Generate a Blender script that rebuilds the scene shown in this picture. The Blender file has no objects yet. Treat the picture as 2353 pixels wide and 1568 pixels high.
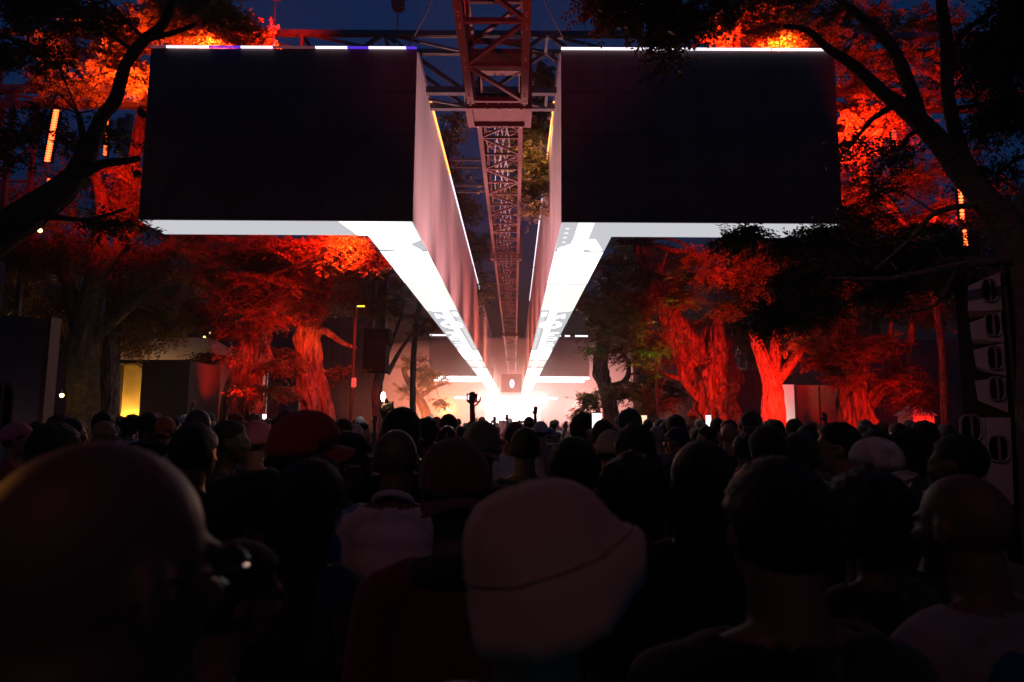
import bpy, bmesh, math, random
import numpy as np
from mathutils import Vector, Matrix, noise

scene = bpy.context.scene
COL = scene.collection
R = math.radians
random.seed(7)

# ---------------------------------------------------------------- camera
PITCH, YAW, ROLL = R(6.83), R(0.26), R(0.4)
CAMZ = 1.70
FPX = 1568.7            # focal length in pixels of a 2353 px wide picture (24 mm)
f_ = Vector((-math.sin(YAW)*math.cos(PITCH), math.cos(YAW)*math.cos(PITCH), math.sin(PITCH)))
r0 = Vector((math.cos(YAW), math.sin(YAW), 0))
u0 = r0.cross(f_)
r_ = r0*math.cos(ROLL) + u0*math.sin(ROLL)
u_ = r_.cross(f_)
cam = bpy.data.cameras.new('camera')
camo = bpy.data.objects.new('camera', cam)
COL.objects.link(camo)
M3 = Matrix((r_, u_, -f_)).transposed()
camo.matrix_world = Matrix.Translation((0, 0, CAMZ)) @ M3.to_4x4()
cam.lens = 24; cam.sensor_width = 36; cam.clip_start = 0.04; cam.clip_end = 600
cam.dof.use_dof = True; cam.dof.focus_distance = 16; cam.dof.aperture_fstop = 4.0
scene.camera = camo

def ray(px, py):
    return f_ + r_*((px-1176.5)/FPX) - u_*((py-784)/FPX)
def P(px, py, Y):                    # world point on the ray at ground distance Y
    d = ray(px, py); s = Y/d.y
    return Vector((0, 0, CAMZ)) + d*s
def Pz(px, py, z):                   # world point on the ray at height z
    d = ray(px, py); s = (z-CAMZ)/d.z
    return Vector((0, 0, CAMZ)) + d*s
def mpx(Y): return Y/FPX             # metres per picture pixel at distance Y

# ---------------------------------------------------------------- world, exposure
w = bpy.data.worlds.new("World"); scene.world = w; w.use_nodes = True
nt = w.node_tree; bg = nt.nodes['Background']
sky = nt.nodes.new('ShaderNodeTexSky'); sky.sky_type = 'NISHITA'; sky.sun_disc = False
sky.sun_elevation = R(-3.2); sky.sun_rotation = R(170); sky.air_density = 1.0; sky.ozone_density = 4.0; sky.dust_density = 0.6
tint = nt.nodes.new('ShaderNodeMix'); tint.data_type = 'RGBA'; tint.blend_type = 'MULTIPLY'; tint.inputs[0].default_value = 1
tint.inputs[7].default_value = (.15, 1.7, 1.4, 1)       # dusk sky seen by a camera balanced for the stage light
nt.links.new(sky.outputs[0], tint.inputs[6]); nt.links.new(tint.outputs[2], bg.inputs[0]); bg.inputs[1].default_value = .85
scene.view_settings.view_transform = 'Standard'; scene.view_settings.look = 'None'
scene.view_settings.exposure = 0; scene.view_settings.gamma = 1
scene.render.engine = 'CYCLES'
cy = scene.cycles
cy.use_denoising = True
try: cy.denoiser = 'OPENIMAGEDENOISE'
except Exception: pass
cy.max_bounces = 6; cy.diffuse_bounces = 3; cy.glossy_bounces = 3; cy.transmission_bounces = 3
cy.volume_bounces = 1; cy.transparent_max_bounces = 8
cy.sample_clamp_indirect = 4.0; cy.sample_clamp_direct = 0
cy.use_light_tree = True

# ---------------------------------------------------------------- materials
MAT = {}
def mat(name, col, rough=0.7, metal=0.0, var=0.0, scale=8.0, bump=0.0, bscale=40.0, spec=0.5, trans=0.0, emit=None, estr=0.0, sheen=0.0):
    if name in MAT: return MAT[name]
    m = bpy.data.materials.new(name); m.use_nodes = True
    n = m.node_tree; b = n.nodes['Principled BSDF']
    b.inputs['Base Color'].default_value = (*col, 1)
    b.inputs['Roughness'].default_value = rough
    b.inputs['Metallic'].default_value = metal
    b.inputs['Specular IOR Level'].default_value = spec
    if sheen: b.inputs['Sheen Weight'].default_value = sheen
    if emit:
        b.inputs['Emission Color'].default_value = (*emit, 1); b.inputs['Emission Strength'].default_value = estr
    tc = n.nodes.new('ShaderNodeTexCoord')
    if var > 0:
        nz = n.nodes.new('ShaderNodeTexNoise'); nz.inputs['Scale'].default_value = scale; nz.inputs['Detail'].default_value = 5
        cr = n.nodes.new('ShaderNodeValToRGB')
        cr.color_ramp.elements[0].position = 0.3; cr.color_ramp.elements[1].position = 0.7
        cr.color_ramp.elements[0].color = tuple(max(0, c*(1-var)) for c in col)+(1,)
        cr.color_ramp.elements[1].color = tuple(min(1, c*(1+var)) for c in col)+(1,)
        n.links.new(tc.outputs['Object'], nz.inputs['Vector']); n.links.new(nz.outputs['Fac'], cr.inputs[0])
        n.links.new(cr.outputs[0], b.inputs['Base Color'])
    if bump > 0:
        nb = n.nodes.new('ShaderNodeTexNoise'); nb.inputs['Scale'].default_value = bscale; nb.inputs['Detail'].default_value = 6
        bp = n.nodes.new('ShaderNodeBump'); bp.inputs['Strength'].default_value = bump; bp.inputs['Distance'].default_value = 0.07 if 'bark' in name else 0.02
        n.links.new(tc.outputs['Object'], nb.inputs['Vector']); n.links.new(nb.outputs['Fac'], bp.inputs['Height'])
        n.links.new(bp.outputs[0], b.inputs['Normal'])
    if trans > 0:
        tr = n.nodes.new('ShaderNodeBsdfTranslucent'); mx = n.nodes.new('ShaderNodeMixShader'); mx.inputs[0].default_value = trans
        src = b.inputs['Base Color']
        if src.is_linked: n.links.new(src.links[0].from_socket, tr.inputs[0])
        else: tr.inputs[0].default_value = (*col, 1)
        out = n.nodes['Material Output']
        n.links.new(b.outputs[0], mx.inputs[1]); n.links.new(tr.outputs[0], mx.inputs[2]); n.links.new(mx.outputs[0], out.inputs[0])
    MAT[name] = m
    return m
def emis(name, col, s):
    if name in MAT: return MAT[name]
    m = bpy.data.materials.new(name); m.use_nodes = True; n = m.node_tree
    n.nodes.remove(n.nodes['Principled BSDF']); e = n.nodes.new('ShaderNodeEmission')
    e.inputs[0].default_value = (*col, 1); e.inputs[1].default_value = s
    n.links.new(e.outputs[0], n.nodes['Material Output'].inputs[0]); MAT[name] = m
    return m

# ---------------------------------------------------------------- mesh building
class MB:
    def __init__(s): s.v = []; s.f = []
    def add(s, vs, fs):
        o = len(s.v); s.v.extend([tuple(v) for v in vs]); s.f.extend([tuple(i+o for i in f) for f in fs]); return s
    def box(s, x0, x1, y0, y1, z0, z1, M=None):
        vs = [Vector((x, y, z)) for x in (x0, x1) for y in (y0, y1) for z in (z0, z1)]
        if M: vs = [M @ v for v in vs]
        return s.add(vs, [(0,1,3,2),(4,6,7,5),(0,4,5,1),(2,3,7,6),(0,2,6,4),(1,5,7,3)])
    def bar(s, a, b, w, h=None):
        a = Vector(a); b = Vector(b); d = b-a; L = d.length
        if L < 1e-6: return s
        d.normalize(); ref = Vector((0, 0, 1)) if abs(d.z) < .95 else Vector((1, 0, 0))
        x = ref.cross(d).normalized(); y = d.cross(x); h = h or w
        M = Matrix((x, d, y)).transposed().to_4x4(); M.translation = a
        return s.box(-w/2, w/2, 0, L, -h/2, h/2, M)
    def tube(s, pts, rad, seg=8, cap=True, prof=None):
        pts = [Vector(p) for p in pts]; n = len(pts)
        if not hasattr(rad, '__len__'): rad = [rad]*n
        t = (pts[1]-pts[0]).normalized(); ref = Vector((0, 0, 1)) if abs(t.z) < .9 else Vector((1, 0, 0))
        x = ref.cross(t).normalized(); o = len(s.v)
        for i in range(n):
            t = (pts[min(i+1, n-1)]-pts[max(i-1, 0)]).normalized()
            x = (x - t*x.dot(t)).normalized(); y = t.cross(x)
            for k in range(seg):
                a = 2*math.pi*k/seg; rr = rad[i]*(prof(i, a, pts[i]) if prof else 1)
                s.v.append(tuple(pts[i] + x*math.cos(a)*rr + y*math.sin(a)*rr))
        for i in range(n-1):
            for k in range(seg):
                k2 = (k+1) % seg
                s.f.append((o+i*seg+k, o+i*seg+k2, o+(i+1)*seg+k2, o+(i+1)*seg+k))
        if cap:
            s.f.append(tuple(o+k for k in range(seg))[::-1]); s.f.append(tuple(o+(n-1)*seg+k for k in range(seg)))
        return s
    def ell(s, c, r, seg=16, rings=10, M=None, fn=None):
        c = Vector(c); o = len(s.v)
        if not hasattr(r, '__len__'): r = (r, r, r)
        for i in range(rings+1):
            th = math.pi*i/rings
            for k in range(seg):
                a = 2*math.pi*k/seg
                d = Vector((math.sin(th)*math.cos(a), math.sin(th)*math.sin(a), math.cos(th)))
                q = Vector((d.x*r[0], d.y*r[1], d.z*r[2]))
                if fn: q = q*fn(d)
                if M: q = M @ q
                s.v.append(tuple(c+q))
        for i in range(rings):
            for k in range(seg):
                k2 = (k+1) % seg
                s.f.append((o+i*seg+k, o+(i+1)*seg+k, o+(i+1)*seg+k2, o+i*seg+k2))
        return s
    def prism(s, poly, a, b):        # poly: list of 3D points, extruded from offset a to b (vectors)
        n = len(poly); a = Vector(a); b = Vector(b)
        vs = [Vector(p)+a for p in poly]+[Vector(p)+b for p in poly]
        fs = [tuple(range(n))[::-1], tuple(range(n, 2*n))]+[(i, (i+1) % n, n+(i+1) % n, n+i) for i in range(n)]
        return s.add(vs, fs)
    def disc(s, c, r, n=12, axis='y'):
        c = Vector(c); vs = []
        for k in range(n):
            a = 2*math.pi*k/n; p, q = r*math.cos(a), r*math.sin(a)
            vs.append(c+Vector({'y': (p, 0, q), 'x': (0, p, q), 'z': (p, q, 0)}[axis]))
        return s.add(vs, [tuple(range(n))])
    def build(s, name, m, parent=None, smooth=False, loc=None):
        me = bpy.data.meshes.new(name); me.from_pydata(s.v, [], s.f); me.update()
        if smooth: me.shade_smooth()
        return link(name, me, m, parent, loc)
def link(name, me, m, parent=None, loc=None):
    o = bpy.data.objects.new(name, me)
    if m is not None and len(me.materials) == 0: me.materials.append(m)
    COL.objects.link(o)
    if parent is not None:
        o.parent = parent
        o.matrix_parent_inverse = parent_inv(parent)
    if loc is not None: o.location = loc
    return o
def parent_inv(p):
    m = Matrix.Identity(4); q = p
    ch = []
    while q is not None: ch.append(q); q = q.parent
    for q in reversed(ch):
        m = m @ q.matrix_parent_inverse @ q.matrix_basis
    return m.inverted()
def tag(o, label=None, cat=None, group=None, kind=None):
    if label: o['label'] = label
    if cat: o['category'] = cat
    if group: o['group'] = group
    if kind: o['kind'] = kind
    return o
def empty(name, loc, label=None, cat=None, group=None):
    o = bpy.data.objects.new(name, None); o.location = loc; o.empty_display_size = .2
    COL.objects.link(o)
    return tag(o, label, cat, group)
def rnd(a, b): return random.uniform(a, b)

# ---------------------------------------------------------------- lamps in fixtures
RED = (1.0, 0.013, 0.004)
def spot_fixture(loc, target, power, col, label, size=60, blend=.8, cat='spotlight', scale=1.0, group=None, lens_s=6):
    loc = Vector(loc); d = (Vector(target)-loc).normalized()
    q = d.to_track_quat('-Z', 'Y').to_matrix().to_4x4()
    base = Matrix.Translation(loc) @ q
    e = empty('spotlight', loc, label, cat, group)
    s = scale
    mb = MB()
    rings = [(-.02, .085), (.02, .09), (.12, .085), (.16, .06), (.2, .05)]
    mb.tube([base @ Vector((0, 0, z*s)) for z, r in rings], [r*s for z, r in rings], 14)
    mb.build('housing', mat('black_metal', (.02, .02, .022), .5), e)
    mb = MB()
    mb.bar(base @ Vector((-.11*s, 0, .06*s)), base @ Vector((-.11*s, .16*s, .08*s)), .02*s); mb.bar(base @ Vector((.11*s, 0, .06*s)), base @ Vector((.11*s, .16*s, .08*s)), .02*s)
    mb.bar(base @ Vector((-.12*s, .16*s, .08*s)), base @ Vector((.12*s, .16*s, .08*s)), .02*s)
    mb.build('yoke', mat('black_metal', None), e)
    ln = MB(); ln.add([base @ Vector((.07*s*math.cos(a), .07*s*math.sin(a), -.025*s)) for a in [2*math.pi*k/14 for k in range(14)]], [tuple(range(14))[::-1]])
    ln.build('lens', emis('lens_%.2f_%.2f_%d' % (col[1], col[2], lens_s), col, lens_s), e)
    if loc.z < 2.5:
        st = MB(); st.tube([(loc.x, loc.y, .02), (loc.x, loc.y, loc.z-.12)], .02, 8)
        for k in range(3):
            a = 2.1*k+.4; st.tube([(loc.x, loc.y, .35), (loc.x+.28*math.cos(a), loc.y+.28*math.sin(a), .02)], .012, 6)
        st.build('stand', mat('black_metal', None), e)
    L = bpy.data.lights.new('lamp', 'SPOT'); L.energy = power; L.color = col; L.spot_size = R(size); L.spot_blend = blend; L.shadow_soft_size = .06
    lo = bpy.data.objects.new('lamp', L); COL.objects.link(lo)
    lo.parent = e; lo.matrix_parent_inverse = parent_inv(e)
    lo.matrix_basis = Matrix.Translation(loc + d*.06*s) @ q
    return e
def point(loc, power, col, parent=None, r=.05, name='lamp'):
    L = bpy.data.lights.new(name, 'POINT'); L.energy = power; L.color = col; L.shadow_soft_size = r
    o = bpy.data.objects.new(name, L); COL.objects.link(o); 
    if parent: o.parent = parent; o.matrix_parent_inverse = parent_inv(parent)
    o.location = loc
    return o
mat('black_metal', (.02, .02, .022), .5)

# ---------------------------------------------------------------- ground
g = MB(); g.add([(-300, -60, 0), (300, -60, 0), (300, 400, 0), (-300, 400, 0)], [(0, 1, 2, 3)])
tag(g.build('ground', mat('asphalt', (.05, .048, .045), .9, var=.35, scale=.8, bump=.4, bscale=60)), kind='structure')
# ================================================================ hanging LED screens
ZB = 6.0
YF = Pz(640, 508, ZB).y                       # front face of the two near boxes
XLo = P(318, 508, YF).x; XLi = P(948, 509, YF).x
XRi = P(1290, 515, YF).x; XRo = P(1937, 521, YF).x
ZT = P(962, 114, YF).z
YB = Pz(640, 540, ZB).y                       # back of the front boxes
XLb = P(845, 540, YB).x; XRb = P(1405, 549, YB).x
YE = Pz(1052, 866, ZB).y                      # next cross boxes
print('screens', YF, YB, YE, XLo, XLi, XRi, XRo, ZT, XLb, XRb)
m_face = mat('screen_back_panel', (.10, .062, .058), .55, var=.25, scale=1.2, bump=.1, bscale=3)
m_side = mat('grey_cladding', (.42, .38, .385), .42, var=.05, scale=.4)
# vertical streaks on the cladding
def streaks(m, axis_scale):
    n = m.node_tree; b = n.nodes['Principled BSDF']
    tc = n.nodes.new('ShaderNodeTexCoord'); mp = n.nodes.new('ShaderNodeMapping'); mp.inputs['Scale'].default_value = axis_scale
    nz = n.nodes.new('ShaderNodeTexNoise'); nz.inputs['Scale'].default_value = 1.0; nz.inputs['Detail'].default_value = 4
    cr = n.nodes.new('ShaderNodeValToRGB'); cr.color_ramp.elements[0].position = .36; cr.color_ramp.elements[1].position = .6
    cr.color_ramp.elements[0].color = (.56, .50, .51, 1); cr.color_ramp.elements[1].color = (.64, .59, .60, 1)
    n.links.new(tc.outputs['Object'], mp.inputs[0]); n.links.new(mp.outputs[0], nz.inputs['Vector'])
    n.links.new(nz.outputs['Fac'], cr.inputs[0]); n.links.new(cr.outputs[0], b.inputs['Base Color'])
streaks(m_side, (1, 1.3, .05))
m_grey = emis('led_grey', (.93, .94, 1.0), .64)
m_white = emis('led_white', (1.0, .96, .94), 2.4)
m_far = emis('led_far', (1.0, .92, .90), 8.0)
m_cream = emis('led_cream', (1.0, .93, .86), 1.15)
m_strip = emis('led_strip', (.95, .85, 1.0), 1.6)
m_blue = emis('led_blue', (.14, .05, 1.0), .7)
m_pinks = emis('led_dim_pink', (1.0, .35, .5), .10)
m_red_e = emis('led_red', (1.0, .08, .015), 4.0)
SEAL = mat('seam_black', (.015, .015, .015), .6)

def quadz(mb, x0, x1, y0, y1, z):   # faces downwards
    return mb.add([(x0, y0, z), (x0, y1, z), (x1, y1, z), (x1, y0, z)], [(0, 1, 2, 3)])
def yb(py, side):                    # distance of a row of the picture on the underside
    return Pz(1100 if side < 0 else 1250, py, ZB).y

def cross_screen(side, label, yf, yb_, ye, xo, xi, xin_b, zt, first=True, seg=None, strip='led'):
    """one hung L: front box (yf..yb_, xo..xi) and long beam (yb_..ye, xin_b..xi)"""
    e = empty('led_screen', ((xo+xi)/2, (yf+yb_)/2, ZB), label, 'led screen', 'hanging led screens over the crowd')
    # front panel
    mb = MB(); mb.box(min(xo, xi), max(xo, xi), yf, yf+.06, ZB+.012, zt); mb.build('front_panel', m_face, e)
    # seams of the front panel, fine black joints
    nx = 6; mb = MB()
    for k in range(1, nx):
        x = xo+(xi-xo)*k/nx; mb.box(x-.005, x+.005, yf-.003, yf+.003, ZB+.02, zt-.02)
    for k in range(1, 4):
        z = ZB+(zt-ZB)*k/4; mb.box(min(xo, xi)+.01, max(xo, xi)-.01, yf-.0045, yf-.001, z-.005, z+.005)
    mb.build('panel_joint', SEAL, e)
    # outer end and rear of box
    mb = MB(); a, b = (xo, xo+.05*(-side)) if side < 0 else (xo-.05, xo)
    a, b = (xo, xo+.05) if side < 0 else (xo-.05, xo)
    mb.box(a, b, yf+.062, yb_, ZB+.012, zt-.004); mb.build('end_panel', m_face, e)
    mb = MB(); lo, hi = (xo+.052, xin_b) if side < 0 else (xin_b, xo-.052)
    mb.box(lo, hi, yb_-.05, yb_-.002, ZB+.012, zt-.008); mb.build('rear_panel', m_face, e)
    # beam sides
    mb = MB(); a, b = (xi-.05, xi) if side < 0 else (xi, xi+.05)
    mb.box(a, b, yf+.062, ye, ZB+.012, zt-.004); mb.build('inner_side', m_side, e)
    mb = MB(); a, b = (xin_b, xin_b+.05) if side < 0 else (xin_b-.05, xin_b)
    mb.box(a, b, yb_, ye, ZB+.012, zt-.004); mb.build('outer_side', m_face, e)
    # roof
    mb = MB(); mb.box(min(xo, xi)+.06, max(xo, xi)-.06, yf+.07, yb_-.06, zt-.06, zt-.01)
    mb.box(min(xin_b, xi)+.06, max(xin_b, xi)-.06, yb_-.05, ye-.02, zt-.06, zt-.012); mb.build('roof', m_face, e)
    return e

def strip_box(e, segs, p0, p1, w, nm='light_strip'):
    """segs: list of (t0, t1, material)"""
    p0 = Vector(p0); p1 = Vector(p1)
    for t0, t1, m in segs:
        mb = MB(); mb.bar(p0.lerp(p1, t0), p0.lerp(p1, t1), w, w); mb.build(nm, m, e)

el = cross_screen(-1, 'near black led block hanging left of the truss, bright underside and glowing top edge', YF, YB, YE-.02, XLo, XLi, XLb, ZT)
er = cross_screen(1, 'near black led block hanging right of the truss, branches across its outer end', YF, YB, YE-.02, XRo, XRi, XRb, ZT)

# --- undersides: dim grey panels with lit graphics laid 4-8 mm under them
def underside(e, side, xo, xi, xb):
    # grey sheet: front box and text stretch of the beam
    def X(t): return xi + (xb-xi)*t        # t = 0 inner edge, 1 outer edge of the beam
    seams = {k: yb(v, side) for k, v in dict(a=577, b=652, c=713, d=805, e=826, f=843, g=850).items()}
    mb = MB(); lo, hi = min(xo, xi), max(xo, xi)
    quadz(mb, lo, hi, YF, YB, ZB); quadz(mb, min(xi, xb), max(xi, xb), YB, YE-.02, ZB)
    mb.build('dim_panel', m_grey, e)
    w = MB(); c = MB(); z = ZB-.004; z2 = ZB-.008
    def q(mb, t0, t1, y0, y1, zz=z): quadz(mb, min(X(t0), X(t1)), max(X(t0), X(t1)), y0, y1, zz)
    def poly(mb, pts, zz=z2):
        vs = [(X(t), y, zz) for t, y in pts]
        if side > 0: vs = vs[::-1]
        mb.add(vs, [tuple(range(len(vs)))])
    # second panel: all white, third: cream, then text
    q(w, .004, .996, seams['a']+.02, seams['b']-.01)
    q(c, .004, .996, seams['b']+.02, seams['c'])
    q(w, .004, .996, seams['d'], seams['e'])
    q(w, .004, .996, (seams['f']+seams['g'])/2, YE-.06)
    q(c, .004, .996, seams['e']+.9, seams['f'])
    # the bar that runs the whole length
    q(w, .30, .62 if side < 0 else .58, YF+.005, seams['b'], z2)
    q(w, .28, .52, seams['b'], YE-.08, z2)
    if side < 0:
        # near panel of the left block is nearly all white with two slanting grey gaps
        poly(w, [(1.33, YF+.005), (.03, YF+.005), (.02, yb(552, side)), (.28, yb(562, side)), (.10, seams['a']), (.62, seams['a']-.02), (.97, yb(574, side)), (.995, YB), (1.18, YB-.01)], z)
    else:
        y0 = yb(549, side); y1 = seams['a']-.02; yp = yb(560, side)
        poly(w, [(.58, y0-.0), (.72, y0), (.955, y1-.12), (.95, y1), (.74, y1), (.66, yb(573, side)), (.5, yb(573, side)), (.46, y1), (.06, y1), (.045, y1-.25), (.28, yp), (.3, y0)], z)
    # letters of the text panel (2 and 0, then smaller lettering)
    y0, y1 = seams['c'], seams['d']; H = y1-y0
    def Y(u): return y0+H*u
    poly(w, [(.52, Y(.0)), (1.0, Y(.0)), (.8, Y(.02)), (.5, Y(.03))])
    poly(w, [(.52, Y(.10)), (.82, Y(.06)), (.86, Y(.14)), (.74, Y(.145)), (.72, Y(.11)), (.52, Y(.17))])
    n = 22; o_ = len(w.v)                      # the 0, a ring
    for k in range(n):
        a = 2*math.pi*k/n
        for rr in (1, .52): w.v.append((X(.47+.40*rr*math.cos(a)*(1 if rr == 1 else 1.1)), Y(.27+.085*rr*math.sin(a)*(1 if rr == 1 else .9)), z2))
    for k in range(n):
        k2 = (k+1) % n; fq = (o_+2*k, o_+2*k+1, o_+2*k2+1, o_+2*k2); w.f.append(fq if side < 0 else fq[::-1])
    for (t0, t1, u0_, u1_) in [(.5, .9, .44, .465), (.5, .76, .50, .52), (.5, .92, .565, .59), (.5, .90, .63, .655), (.82, .92, .585, .64), (.5, .86, .72, .745),
                               (.5, .92, .79, .81), (.66, .92, .81, .845), (.5, .72, .85, .87), (.5, .92, .905, .93), (.62, .70, .93, .965), (.5, .92, .965, .985), (.05, .22, .03, .10), (.1, .28, .24, .30)]:
        q(w, t0, t1, Y(u0_), Y(u1_), z2)
    # row of small ticks along the inner edge
    for k in range(26):
        u = .04+.035*k
        q(c, .04, .17, Y(u), Y(u+.014), z2)
    if side > 0:
        for k in range(5):
            yy = yb(523+10.5*k, side); q(c, .10, .17, yy, yy+.12, z2)
    nw = len(w.f); w.add(c.v, c.f)
    lg = w.build('lit_graphic', m_white, e); lg.data.materials.append(m_cream)
    for p in lg.data.polygons[nw:]: p.material_index = 1
    mb = MB()
    for k in ('a', 'b'):
        y = seams[k]; mb.box(min(X(0), X(1))+.004, max(X(0), X(1))-.004, y-.008, y+.012, ZB-.014, ZB-.001)
    mb.build('panel_joint', SEAL, e)
underside(el, -1, XLo, XLi, XLb)
underside(er, 1, XRo, XRi, XRb)
# glowing top edges
W_, B_, D_ = m_strip, m_blue, m_pinks
strip_box(el, [(.0, .06, D_), (.06, .22, W_), (.22, .34, B_), (.34, .46, W_), (.46, .62, D_), (.62, .74, W_), (.74, .82, B_), (.82, .96, W_), (.96, 1, B_)],
          (XLo, YF-.03, ZT+.02), (XLi, YF-.03, ZT+.02), .04)
strip_box(er, [(0, .30, W_), (.305, .78, W_), (.785, 1, W_)], (XRi, YF-.03, ZT+.02), (XRo-.1, YF-.03, ZT+.02), .042)
m_or = emis('led_orange', (1.0, .30, .06), 4.0)
for e, x in ((el, XLi+.025), (er, XRi-.025)):
    L = YE-YF
    strip_box(e, [(.0, .045, m_pinks), (.045, .15, m_or), (.15, .42, m_strip), (.425, .62, m_strip), (.63, 1, m_pinks)], (x, YF+.1, ZT-.03), (x, YE-.05, ZT-.03), .035)

# farther cross blocks of the same rig
def far_screen(side, y, label, zt, w2=None, depth=1.0):
    xo, xi = (XLo, XLi) if side < 0 else (XRo, XRi)
    if w2: xo = w2
    lo, hi = min(xo, xi), max(xo, xi)
    e = empty('led_screen', ((lo+hi)/2, y, ZB), label, 'led screen', 'hanging led screens over the crowd')
    mb = MB(); mb.box(lo, hi, y, y+depth, ZB+.05, zt); mb.build('front_panel', m_face, e)
    mb = MB(); mb.box(lo, hi, y-.06, y+depth+.02, ZB-.12, ZB+.046); mb.build('light_strip', m_far, e)
    return e
far = [far_screen(-1, YE, 'far dark led block left of the truss, ending the long beam', ZT),
       far_screen(1, YE, 'far dark led block right of the truss, dotted light on its top edge', ZT),
       far_screen(-1, YE+4.6, 'lower second far led bar left, just behind the first one', ZB+1.2),
       far_screen(1, YE+4.6, 'lower second far led bar right, just behind the first one', ZB+1.2)]
strip_box(far[0], [(0, .55, m_strip), (.57, .9, m_strip)], (XLo, YE-.06, ZT), (XLi, YE-.06, ZT), .14)
strip_box(far[1], [(.1, .18, m_strip), (.2, .3, m_strip), (.36, .44, m_strip), (.5, .56, m_cream), (.62, .7, m_strip), (.78, .98, m_strip)], (XRi, YE-.06, ZT), (XRo, YE-.06, ZT), .14)
for side, lab in ((-1, 'last stretch of the left beam of light running to the stage'), (1, 'last stretch of the right beam of light running to the stage')):
    xi, xb = (XLi, XLb) if side < 0 else (XRi, XRb)
    lo, hi = min(xi, xb), max(xi, xb)
    e = empty('led_beam', ((lo+hi)/2, YE+6, ZB), lab, 'led screen', 'hanging led screens over the crowd')
    mb = MB(); mb.box(lo, hi, YE+5.7, 104, ZB+.02, ZT-1.5); mb.build('side_panel', m_side, e)
    mb = MB()
    for k in range(7):
        y = YE+5.8+k*5.4; quadz(mb, lo, hi, y, y+(4.9 if k % 2 else 5.25), ZB-.01)
    mb.build('lit_graphic', m_far, e)

# ================================================================ trusses
m_steel = mat('red_tinted_truss_steel', (.11, .05, .05), .45, metal=.3, var=.15, scale=6, bump=.12, bscale=20)  # grey steel with the red light tinted into its colour
m_dsteel = mat('dark_truss_steel', (.07, .065, .07), .5, metal=.3, var=.2, scale=5)
m_bolt = mat('zinc_bolt', (.6, .58, .56), .3, metal=.8)
ZC = CAMZ + 6.45
yp = [Pz(1146, 262, ZC).y, Pz(1164, 592, ZC).y, Pz(1172, 770, ZC).y, Pz(1176, 828, ZC).y]
xc = (P(1097, 262, yp[0]).x + P(1197, 262, yp[0]).x)/2
print('truss', yp, xc)
e = empty('long_truss', (xc, yp[0], ZC), 'long lattice truss running overhead from the camera to the stage', 'truss')
def truss_run(e, x, y0, y1, zb, w, h, bay, cw, bw, m):
    ch = MB()
    for sx in (-1, 1):
        for z in (zb, zb+h): ch.box(x+sx*w/2-cw/2, x+sx*w/2+cw/2, y0, y1, z-cw/2, z+cw/2)
    ch.build('chord', m, e)
    br = MB(); n = max(1, round((y1-y0)/bay)); b = (y1-y0)/n
    for k in range(n+1):
        y = y0+k*b+(.03 if k == 0 else -.03 if k == n else 0)
        br.bar((x-w/2, y, zb+.002), (x+w/2, y, zb+.002), bw); br.bar((x-w/2, y, zb+h), (x+w/2, y, zb+h), bw)
        for sx in (-1, 1): br.bar((x+sx*w/2, y, zb), (x+sx*w/2, y, zb+h), bw)
        if k < n:
            y2 = y0+(k+1)*b; s = 1 if k % 2 else -1
            br.bar((x-s*w/2, y, zb), (x+s*w/2, y2, zb), bw*.9); br.bar((x+s*w/2, y, zb+h), (x-s*w/2, y2, zb+h), bw*.9)
            for sx in (-1, 1):
                a, c = (zb, zb+h) if k % 2 else (zb+h, zb)
                br.bar((x+sx*w/2, y, a), (x+sx*w/2, y2, c), bw*.9)
    br.build('brace', m, e)
W2 = .92
truss_run(e, xc-.02, -9.0, yp[0]-.62, ZC-.02, 1.08, 1.25, 1.35, .14, .075, m_steel)
truss_run(e, xc, yp[0]+.5, yp[1]-.25, ZC+.12, W2, 1.05, .95, .1, .05, m_steel)
truss_run(e, xc, yp[1]+.3, yp[2]-.4, ZC+.12, W2, 1.05, 1.1, .1, .05, m_steel)
truss_run(e, xc, yp[2]+.5, yp[3]-.5, ZC+.12, W2, 1.05, 1.3, .12, .07, m_steel)
truss_run(e, xc, yp[3]+.5, 98, ZC+.12, W2, 1.05, 1.8, .14, .09, m_steel)
for k, y in enumerate(yp):
    s = 1.22 if k == 0 else 1.1
    mb = MB(); w = s; dy = .45 if k == 0 else .22
    z0 = ZC-.1
    # open rectangular collar with side flanges
    for sx in (-1, 1): mb.box(xc+sx*w/2-.07, xc+sx*w/2+.07, y-dy, y+dy, z0, z0+1.3)
    mb.box(xc-w/2+.072, xc+w/2-.072, y-dy, y-dy+.06, z0+.003, z0+.34); mb.box(xc-w/2+.072, xc+w/2-.072, y+dy-.06, y+dy, z0+.003, z0+.34)
    mb.box(xc-w/2+.072, xc+w/2-.072, y-dy+.062, y+dy-.062, z0+.1, z0+.13)
    mb.box(xc-w/2+.072, xc+w/2-.072, y-dy, y+dy, z0+1.2, z0+1.297)
    c = mb.build('coupling_plate', m_steel, e)
    bo = MB()
    for q in range(5):
        x = xc-w*.38+w*.19*q
        bo.ell((x, y-dy-.012, z0+.1), .022, 8, 6); bo.ell((x, y-dy-.012, z0+.26), .022, 8, 6)
        bo.ell((x, y+dy-.03, z0-.004), .02, 8, 6); bo.ell((x, y-dy+.03, z0-.004), .02, 8, 6)
    bo.build('bolt', m_bolt, c)
bo = MB()
for yy in np.arange(3.4, yp[0]-.7, 1.35):
    for sx in (-1, 1):
        for dy in (-.22, -.12, .12, .22):
            bo.ell((xc-.02+sx*.54, yy+dy, ZC-.1), .022, 8, 6)
bo.build('bolt', m_bolt, e)
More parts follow.
